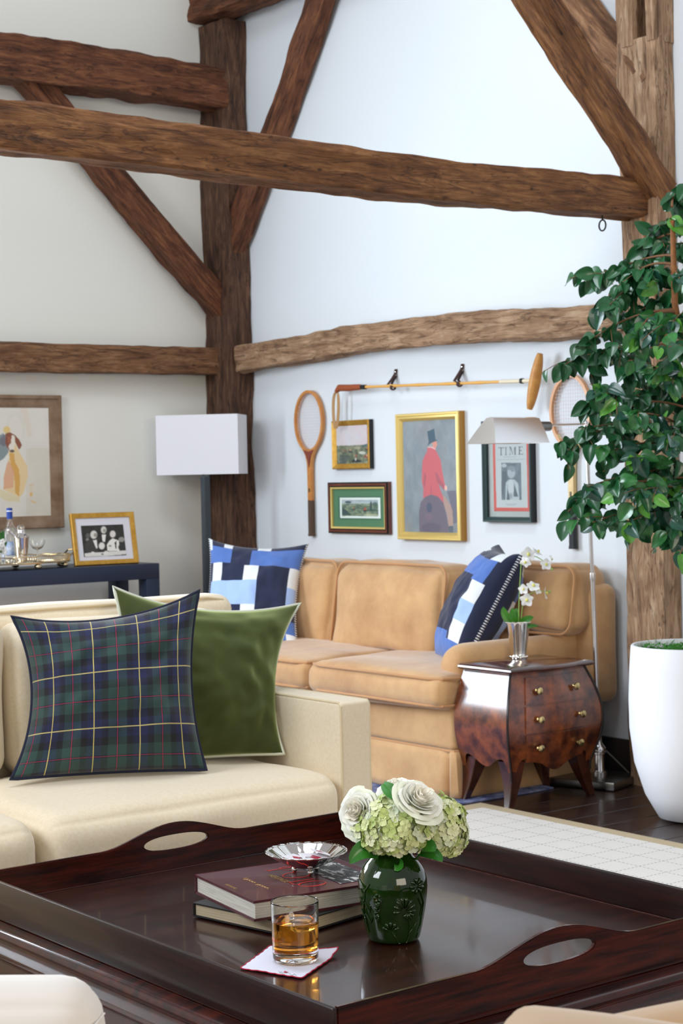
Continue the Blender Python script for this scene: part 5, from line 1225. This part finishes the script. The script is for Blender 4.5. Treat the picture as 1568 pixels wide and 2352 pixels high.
def bpt(u, v): return mb @ Vector((u, v, zt1+.0005))
def script_line(px0, py0, px1, py1):
    u0, v0 = BL(px0, py0); u1, v1 = BL(px1, py1); b = NB(); rs = random.Random(2); pts = []
    for i in range(90):
        t = i/89; gap = .47 < t < .53
        a = .0045*math.sin(t*62)*(1.4 if (t < .1 or .55 < t < .62) else .6); pts.append(bpt(u0+(u1-u0)*t+.002*math.cos(t*62), v0+(v1-v0)*t+a))
    tube(b, pts[:42], .0004, 5); tube(b, pts[48:], .0004, 5); fin('signature_script', b, gold_ink, rbk)
script_line(561, 2017, 618, 2042)
btext('HERITAGE', 614, 2010.5, .0165, gold_ink, name='subtitle_lettering', sx=.95)
def ring_letter(u, v, ru, rv, w1, w2):
    b = NB(); n = 40; O_ = []; I_ = []
    for i in range(n):
        a = 2*PI*i/n; O_.append(b.verts.new(bpt(u+ru*math.cos(a), v+rv*math.sin(a)))); I_.append(b.verts.new(bpt(u+(ru-w1)*math.cos(a), v+(rv-w2)*math.sin(a))))
    for i in range(n): b.faces.new((O_[i], O_[(i+1) % n], I_[(i+1) % n], I_[i]))
    return b
def bars(lst):
    b = NB()
    for (u0, v0, u1, v1) in lst: b.faces.new([b.verts.new(bpt(u, v)) for u, v in ((u0, v0), (u1, v0), (u1, v1), (u0, v1))])
    return b
lh = .052
u, v = BL(613, 2000); fin('title_letter', bars([(u, v, u+.0035, v+lh), (u-.006, v, u+.010, v+.0012), (u-.006, v+lh-.0012, u+.004, v+lh)]), red_ink, rbk, smooth=0)
fin('title_letter', ring_letter(u+.006, v+lh*.74, .015, lh*.26, .0028, .001), red_ink, rbk, smooth=0)
u, v = BL(668, 2012); fin('title_letter', ring_letter(u, v+.012, .024, .028, .004, .0012), red_ink, rbk, smooth=0)
u, v = BL(662, 2027); fin('title_letter', bars([(u, v, u+.0035, v+lh), (u-.006, v, u+.024, v+.0014), (u+.0228, v, u+.024, v+.010), (u-.006, v+lh-.0012, u+.010, v+lh)]), red_ink, rbk, smooth=0)
u, v = BL(717, 2030); fin('title_letter', ring_letter(u, v, .020, .027, .004, .0012), red_ink, rbk, smooth=0)
def gal(x, y, nx, ny):
    g = gridnoise(nx, ny, 5, 71)[..., None]; g2 = gridnoise(nx, ny, 9, 73)[..., None]; c = np.array([70, 70, 72])*(.6+.8*g)
    m = (g2[..., 0] > .60); c[m] = (206, 204, 200); m = (g2[..., 0] < .33); c[m] = (34, 34, 36); return c
u0, v0 = BL(706, 2012)
canvas('cover_photo', bpt(.02, v0+.02), np.array(e2), np.array(e1), .272-v0-.02, Lw-.05, 110, 110, gal, print_m, rbk)

# silver footed dish with cards
dcx = P(704, 2005, Z=zt1)
dsc = float(np.dot(np.array(dcx)-CAM, _F))/FPX
dish = thing('silver_dish', 'fluted silver dish on ball feet standing on the burgundy book', 'dish', dcx)
b = NB(); rings = []; nf = 96; Rr = 95*dsc
for t in list(np.linspace(0, 1, 14)):
    r0 = .016+(Rr-.016)*t**.95; z = .011+.031*t**1.3
    rings.append([b.verts.new(dcx+Vector(((r0*(1+.0025*t*math.sin(24*a)))*math.cos(a), (r0*(1+.0025*t*math.sin(24*a)))*math.sin(a), z+.0005*t*math.sin(24*a)))) for a in np.linspace(0, 2*PI, nf, endpoint=False)])
for A, Bq in zip(rings, rings[1:]):
    for j in range(nf): b.faces.new((A[j], A[(j+1) % nf], Bq[(j+1) % nf], Bq[j]))
b.faces.new(rings[0])
o = fin('bowl', b, silver, dish, smooth=60); md = o.modifiers.new('s', 'SOLIDIFY'); md.thickness = .0012; md.offset = -1
for a in (-1.9, .05, 2.2, -2.9+.0):
    if a == -2.9: continue
    b = NB(); p = dcx+Vector((.024*math.cos(a), .024*math.sin(a), 0)); ball(b, p+Vector((0, 0, .0058)), .0058, u=18, v=12); ball(b, p+Vector((-.001*math.cos(a), -.001*math.sin(a), .0145)), .0046, u=18, v=12); fin('foot', b, silver, dish)
cardm = M('card_white', (236, 232, 236), .5); pip = M('card_red', (176, 34, 60), .5); cedge = M('card_grey', (150, 146, 140), .5)
cspec = [(-.022, .002, .034, .5, .22, 1), (.008, -.016, .033, -.2, .26, 1), (.034, .004, .037, 1.0, .30, 1), (.004, .012, .031, 1.6, .15, 1)]
clab = ['white playing card with a large red pip at the left of the silver dish', 'white playing card in the middle of the silver dish', 'white playing card standing at the right of the silver dish', 'white playing card at the back of the silver dish']
for (dx, dy, dz, rz, tilt, _), lab in zip(cspec, clab):
    ca = thing('playing_card', lab, 'card', dcx+Vector((dx, dy, dz)), 0, 'playing cards in the silver dish')
    m_ = Matrix.Translation(dcx+Vector((dx, dy, dz-.003))) @ Matrix.Rotation(rz, 4, 'Z') @ Matrix.Rotation(tilt, 4, 'X') @ Matrix.Rotation(.12, 4, 'Y')
    b = NB(); box(b, -.027, .027, -.019, .019, 0, .0012, bev=.0004, seg=1, mtx=m_); fin('card_face', b, cardm, ca)
    b = NB(); f_ = [b.verts.new(m_ @ Vector(q)) for q in ((-.013, 0, .0014), (0, -.009, .0014), (.014, 0, .0014), (0, .009, .0014))]; b.faces.new(f_); fin('pip', b, pip, ca, smooth=0)

# napkin
def napkin():
    C = [P(553, 2227, Z=zf), P(622, 2176, Z=zf), P(776, 2193, Z=zf), P(692, 2250, Z=zf)]
    b = NB(); n = 40; g = []
    for j in range(n+1):
        row = []
        for i in range(n+1):
            u, v = i/n, j/n
            p = C[0]*(1-u)*(1-v)+C[1]*u*(1-v)+C[2]*u*v+C[3]*(1-u)*v; p = Vector((p.x, p.y, zf+.0012))
            cen = (C[0]+C[1]+C[2]+C[3])/4; ed = max(abs(u-.5), abs(v-.5))*2
            if ed > .98:
                s = 1+.028*abs(math.sin((u+v)*7*PI if ed == max(abs(u-.5), abs(v-.5))*2 else 0)); p.x = cen.x+(p.x-cen.x)*s; p.y = cen.y+(p.y-cen.y)*s
            p.z += .0012*(1+noise.noise(Vector((u*4, v*4, 2))))*ed + (.010*max(0, (u-.75)/.25)*max(0, (v-.6)/.4))
            row.append(b.verts.new(p))
        g.append(row)
    for j in range(n):
        for i in range(n): b.faces.new((g[j][i], g[j][i+1], g[j+1][i+1], g[j+1][i]))
    rim = [v.co.copy() for v in g[0]][:-1]+[g[j][n].co.copy() for j in range(n)]+[g[n][i].co.copy() for i in range(n, 0, -1)]+[g[j][0].co.copy() for j in range(n, 0, -1)]
    return b, rim, C
b, rim, C4 = napkin()
nk = thing('cocktail_napkin', 'white linen napkin with red scalloped edge under the whiskey glass', 'napkin', (C4[0]+C4[2])/2)
o = fin('linen', b, M('white_linen', (222, 222, 236), .9, bump=.3, bscale=500), nk, smooth=180); md = o.modifiers.new('s', 'SOLIDIFY'); md.thickness = .0006; md.offset = 1
b = NB(); tube(b, [p+Vector((0, 0, .0006)) for p in rim], .0011, 6, closed=True); fin('scalloped_edge', b, M('red_thread', (178, 40, 66), .8), nk)
p0 = P(655, 2232, Z=zf+.0035)
b = NB(); v_ = [b.verts.new(P(x, y, Z=zf+.0042)) for x, y in ((651, 2234), (653, 2230), (663, 2232.5))]; b.faces.new(v_); fin('embroidery', b, MATS['red_thread'], nk, smooth=0)
b = NB(); tube(b, [P(x, y, Z=zf+.0042) for x, y in ((640, 2230), (643, 2235), (646, 2231), (649, 2236))], .0004, 5); tube(b, [P(x, y, Z=zf+.0042) for x, y in ((664, 2236), (670, 2240), (676, 2237), (680, 2240))], .0005, 5); fin('embroidery', b, M('grey_thread', (150, 170, 160), .8), nk)

# tumbler
g0 = P(679, 2205, Z=zf+.003); g0.z = zf+.0036
RG = .0405
tg = thing('whiskey_tumbler', 'clear rocks tumbler of amber whiskey standing on the napkin', 'glass', g0)
b = NB(); HG = .100
lathe(b, [(0, .0), (.034, 0), (.037, .002), (.0385, .006), (.03856, .009), (RG-.0001, HG-.006), (RG, HG-.0022), (RG, HG-.001), (RG-.0008, HG), (RG-.0016, HG-.001), (RG-.0017, HG-.0025), (RG-.0019, HG-.007), (.0369, .030), (.0367, .024), (.0345, .0195), (.030, .018), (0, .018)], c=g0, n=64); fin('glass_wall', b, glass, tg, smooth=50)
b = NB(); lathe(b, [(0, .0176), (.0302, .0176), (.0349, .0192), (.0373, .0237), (.0383, .055), (.0386, .064), (.0386, .0664), (.0380, .0668), (.0370, .0667), (.03, .0667), (0, .0667)], c=g0, n=64)
wk = M('whiskey', (244, 168, 60), .0, trans=1.0, ior=1.34)
setp(fin('whiskey', b, wk, smooth=50), 'amber whiskey filling the tumbler two thirds', 'drink')
b = NB(); ball(b, g0+Vector((.010, -.004, .060)), .020, 1.15, .95, .55, u=16, v=10)
for v in b.verts: v.co += noise.noise_vector(v.co*90)*.0035
ball(b, g0+Vector((-.004, .004, .074)), .005, 1, 1, 1.4, u=10, v=8)
setp(fin('ice_cube', b, M('ice', (250, 252, 255), .12, trans=.85, ior=1.31), smooth=50), 'melting ice cube floating in the whiskey', 'ice')

# ------------------------------------------------------------------ green vase with flowers
v0 = P(904, 2156, Z=zf+.001); v0.z = zf+.0008
dv = float(np.dot(np.array(v0)-CAM, _F)); pxm = dv/FPX
vp = [(0, 0), (56*pxm, 0), (60*pxm, 5*pxm), (66*pxm, 30*pxm), (74*pxm, 70*pxm), (80*pxm, 112*pxm), (80*pxm, 135*pxm), (74*pxm, 160*pxm), (60*pxm, 180*pxm), (46*pxm, 193*pxm), (42*pxm, 204*pxm), (43*pxm, 218*pxm), (45*pxm, 226*pxm), (42*pxm, 227*pxm), (39*pxm, 215*pxm), (40*pxm, 195*pxm), (60*pxm, 165*pxm), (60*pxm, 60*pxm), (0, 40*pxm)]
vs_ = thing('green_vase', 'glossy dark green ceramic vase with raised flower relief on the tray', 'vase', v0)
gz = M('green_glaze', (16, 38, 8), .07, col2=(28, 58, 12), vscale=12, coat=.5, spec=.5)
b = NB(); lathe(b, vp, c=v0, n=80); o = fin('body', b, gz, vs_, smooth=60); md = o.modifiers.new('s', 'SUBSURF'); md.levels = 1; md.render_levels = 1
def vr(z):
    for (r_a, z_a), (r_b, z_b) in zip(vp[1:12], vp[2:13]):
        if z_a <= z <= z_b: return r_a+(r_b-r_a)*(z-z_a)/(z_b-z_a)
    return vp[5][0]
view_a = math.atan2(CAM[1]-v0.y, CAM[0]-v0.x)
def vsurf(cx, cy, off=.0008):   # cx, cy in pixels of the close crop -> point on the vase surface
    px, py = 760+cx/4.9, 1770+cy/4.9
    z = (2168-py)*pxm; z = max(.004, min(.15, z)); r = vr(z)+off; sx = max(-.97, min(.97, (px-(903))*pxm/r)); a = view_a+math.asin(sx)
    return v0+Vector((r*math.cos(a), r*math.sin(a), z))
def vline(pts, rad=.0011):
    b = NB(); q = []
    for (xa, ya), (xb, yb) in zip(pts, pts[1:]):
        for t in np.linspace(0, 1, 5)[:-1]: q.append(vsurf(xa+(xb-xa)*t, ya+(yb-ya)*t))
    q.append(vsurf(*pts[-1])); tube(b, q, rad, 6); return b
for pts in ([(770, 1975), (730, 1860), (680, 1790)], [(830, 1970), (870, 1830), (880, 1700), (855, 1630)], [(950, 1900), (1000, 1750), (1040, 1500), (1010, 1350)], [(1000, 1650), (1020, 1540), (985, 1430)], [(430, 1830), (370, 1600), (385, 1350), (440, 1260)], [(400, 1600), (450, 1700), (470, 1640)], [(385, 1480), (440, 1580), (450, 1500)], [(880, 1800), (930, 1740), (950, 1700)], [(375, 1400), (340, 1340)], [(372, 1500), (330, 1440)], [(385, 1640), (345, 1580)], [(410, 1750), (370, 1700)], [(700, 1830), (750, 1780)]):
    fin('relief_stem', vline(pts), gz, vs_)
def relief(cx, cy, sx, sy, n, a0=0., sp=2*PI, petal=.0048, ln=.011):
    b = NB(); c = vsurf(cx, cy, 0)
    for i in range(n):
        a = a0+sp*(i+.5)/n; tip_ = vsurf(cx+sx*math.cos(a), cy-sy*math.sin(a), .001); c1 = vsurf(cx+sx*.25*math.cos(a), cy-sy*.25*math.sin(a), .0012)
        tube(b, [c1, c1.lerp(tip_, .4), c1.lerp(tip_, .8), tip_], [.0008, .0022, .0034, .0016], 8)
    fin('relief_blossom', b, gz, vs_, smooth=180)
relief(825, 1560, 125, 165, 8, a0=-.25, sp=PI+.5); relief(865, 1560, 70, -90, 4, a0=.5, sp=2.1); relief(670, 1780, 100, 110, 5, a0=.1, sp=PI-.2); relief(970, 1290, 75, 85, 9); relief(540, 1560, 45, 120, 6, a0=1.2, sp=3.6); relief(530, 1400, 40, 50, 5)
# stems, blooms and leaves
hyd = [M('hydrangea_petal_%d' % i, c, .65, sub=.15) for i, c in enumerate(((214, 222, 160), (230, 234, 192), (192, 208, 128), (224, 232, 204)))]
fm = []
for k, mm in enumerate(hyd):
    for v_k in range(2):
        b = NB()
        for q in range(4):
            a = q*PI/2+.1*v_k; d = Vector((math.cos(a), math.sin(a), 0)); s = Vector((-d.y, d.x, 0)); rows = []
            for t, w_ in ((.05, .12), (.4, .40), (.75, .40), (1.0, .14)):
                rows.append([b.verts.new(d*t*.62+s*w_*e*.8+Vector((0, 0, .22*t-.16*t*t*(1+v_k)+.10*abs(e)))) for e in (-1, 0, 1)])
            for A, Bq in zip(rows, rows[1:]):
                for j in range(2): b.faces.new((A[j], A[j+1], Bq[j+1], Bq[j]))
        me = bpy.data.meshes.new('floret'); b.to_mesh(me); b.free(); me.materials.append(mm); me.polygons.foreach_set('use_smooth', [True]*len(me.polygons)); fm.append(me)
stemm = M('flower_stem', (70, 120, 50), .5); inner = M('hydrangea_core', (96, 128, 52), .8)
vmouth = v0+Vector((0, 0, 200*pxm))
def hydrangea(label, c, rx, rz_, cnt, seed, zlow=-.6):
    root = thing('hydrangea', label, 'flower', c-Vector((0, 0, rz_)))
    b = NB(); tube(b, bez(v0+Vector((0, 0, .05)), vmouth.lerp(c, .5)-Vector((0, 0, .01)), c), .0025, 8); fin('stem', b, stemm, root)
    b = NB(); ball(b, c, rx*.80, 1, 1, rz_/rx, u=20, v=14); fin('flower_core', b, inner, root)
    rs = random.Random(seed); k = 0; ga = PI*(3-5**.5)
    for i in range(cnt):
        zz = 1-(1-zlow)*(i+.5)/cnt; rr = math.sqrt(max(0, 1-zz*zz)); a = ga*i
        n_ = Vector((rr*math.cos(a), rr*math.sin(a), zz)); r0 = 1+rs.uniform(-.09, .07)+.05*noise.noise(n_*3)
        p = c+Vector((n_.x*rx, n_.y*rx, n_.z*rz_))*r0
        n2 = (n_+Vector((rs.uniform(-.5, .5), rs.uniform(-.5, .5), rs.uniform(-.3, .5)))).normalized()
        q = n2.to_track_quat('Z', 'Y').to_matrix().to_4x4(); s = rs.uniform(.015, .022)
        o = bpy.data.objects.new('floret', fm[rs.randint(0, len(fm)-1)]); COL.objects.link(o); o.parent = root
        o.matrix_local = Matrix.Translation(p-root.location) @ q @ Matrix.Rotation(rs.random()*6, 4, 'Z') @ Matrix.Scale(s, 4)
hydrangea('large pale green hydrangea head at the front centre of the green vase', P(905, 1902, D=dv-.012), .064, .054, 280, 1)
hydrangea('smaller green hydrangea head hanging at the right of the bouquet', P(1016, 1900, D=dv+.0), .041, .050, 170, 2, zlow=-.9)
rosem = M('rose_petal', (240, 240, 228), .55, sub=.2); rosec = M('rose_petal_inner', (250, 246, 232), .55, sub=.2); roseg = M('rose_petal_outer', (232, 236, 214), .55, sub=.2)
def rose(label, c, axis, size, seed):
    ax = Vector(axis).normalized(); q = ax.to_track_quat('Z', 'Y').to_matrix().to_4x4()
    root = thing('rose', label, 'flower', c-ax*size*.5)
    b = NB(); tube(b, bez(v0+Vector((0, 0, .06)), vmouth.lerp(c, .6)-Vector((0, 0, .005)), c-ax*size*.7), .0022, 8); fin('stem', b, stemm, root)
    rs = random.Random(seed); n = 24
    for k in range(n):
        t = k/(n-1); r0 = size*(.07+.80*t**.85); hh = size*(.62-.16*t); a = k*2.39996; wd = (1.5-.55*t); open_ = .10+.75*t**1.5
        b = NB(); rows = []
        for i in range(8):
            v = i/7; row = []
            for j in range(9):
                s = -1+2*j/8; ang = a+s*wd*(.55+.45*math.sin(v*PI*.62+.3))
                rim = (1-.22*s*s*t); hgt = hh*(v**.8)*rim-size*.28*t
                rad = r0*(.34+.66*math.sin(v*PI/2)**.8)+open_*size*.42*max(0, v-.55)**1.3/.45*(.7+.3*math.cos(s*2))
                hgt -= size*open_*.42*max(0, v-.72)**1.1/.28*.5
                w_ = noise.noise(Vector((k*3.3, s*1.8, v*2)))*size*.13*v
                row.append(b.verts.new(c+(q @ Vector(((rad+w_)*math.cos(ang), (rad+w_)*math.sin(ang), hgt-size*.25+w_)))))
            rows.append(row)
        for A, Bq in zip(rows, rows[1:]):
            for j in range(8): b.faces.new((A[j], A[j+1], Bq[j+1], Bq[j]))
        fin('petal', b, rosec if k < 8 else (rosem if k < 19 else roseg), root, smooth=180)
rose('open white rose with cream heart, front right on top of the bouquet', P(966, 1832, D=dv-.058), (.0, -.62, .72), .047, 1)
rose('white rose facing left at the left edge of the bouquet', P(818, 1862, D=dv-.02), (-.9, -.2, .38), .045, 2)
rose('small white rose behind the others at the top of the bouquet', P(908, 1808, D=dv+.02), (-.35, -.1, .9), .040, 3)
vleaf = M('hydrangea_leaf', (36, 104, 28), .35, col2=(60, 136, 40), vscale=18, coat=.2)
lf = thing('vase_greenery', 'dark green hydrangea leaves hanging over the rim of the vase', 'leaves', vmouth)
D0 = dv-.05
for pth, w_ in (([(880, 1965), (835, 1925), (803, 1985)], .017), ([(960, 1960), (1000, 1950), (1016, 1980)], .010), ([(900, 1975), (925, 1985), (905, 2000)], .010), ([(960, 1940), (985, 1935), (1000, 1955)], .013), ([(880, 1800), (900, 1822), (925, 1835)], .012)):
    pts = bez(P(*pth[0], D=D0+.03), P(*pth[1], D=D0), P(*pth[2], D=D0-.005), 12); bladeleaf(pts, w_, vleaf, 'leaf', lf, nw=6, fold=.3)

# ------------------------------------------------------------------ blurred chairs in the foreground
wc = thing('white_armchair', 'white upholstered armchair whose rounded arm shows at the lower left corner', 'armchair', (.62, 1.45, .009))
wf_ = M('white_upholstery', (226, 220, 212), .9, sheen=.2)
b = NB(); m_ = Matrix.Translation(P(118, 2256, D=1.93)) @ Matrix.Rotation(math.radians(-37), 4, 'Z')
soft(b, -.40, .057, -.06, .06, -.50, .0, r=.05, puff=(.0, .012, .006), n=20, mtx=m_); a_ = fin('arm', b, wf_, wc, smooth=180)
b = NB(); tube(b, [m_ @ Vector(q) for q in ((-.38, -.058, -.04), (-.1, -.066, -.042), (.03, -.062, -.036), (.052, -.045, -.036), (.0575, .0, -.036))], .0012, 6); fin('welt', b, wf_, a_)
b = NB(); soft(b, .20, .74, .85, 1.38, .12, .46, r=.06, puff=(0, 0, .02)); fin('seat', b, wf_, wc, smooth=180)
for x, y in ((.30, .92), (.68, .92), (.34, 1.32), (.68, 1.30)):
    b = NB(); tube(b, [(x, y, .009), (x, y, .13)], [.014, .022], 12); fin('leg', b, mahogY, wc)
tchm = M('taupe_upholstery', (178, 146, 110), .85, sheen=.3)
q0 = P(1270, 2328, D=1.62)
tcx = thing('tan_armchair', 'tan upholstered armchair whose curved back shows at the lower right corner', 'armchair', (q0.x+.1, q0.y-.15, .009))
def slope(p): 
    p.z -= .35*max(0, (p.x-q0.x-.0))**1.0*0; return p
b = NB(); m_ = Matrix.Translation(q0) @ Matrix.Rotation(math.radians(-36), 4, 'Z') @ Matrix.Rotation(math.radians(9), 4, 'Y')
soft(b, -.048, .16, -.10, .02, -.42, .004, r=.03, puff=(.0, .01, .006), mtx=m_, n=16); fin('arm', b, tchm, tcx, smooth=180)
b = NB(); m_ = Matrix.Translation(P(1590, 2312, D=1.75)) @ Matrix.Rotation(math.radians(-37), 4, 'Z') @ Matrix.Rotation(math.radians(-8), 4, 'Y')
soft(b, -.13, .30, -.10, .02, -.42, .006, r=.05, puff=(.0, .01, .012), mtx=m_, n=16); fin('backrest', b, tchm, tcx, smooth=180)
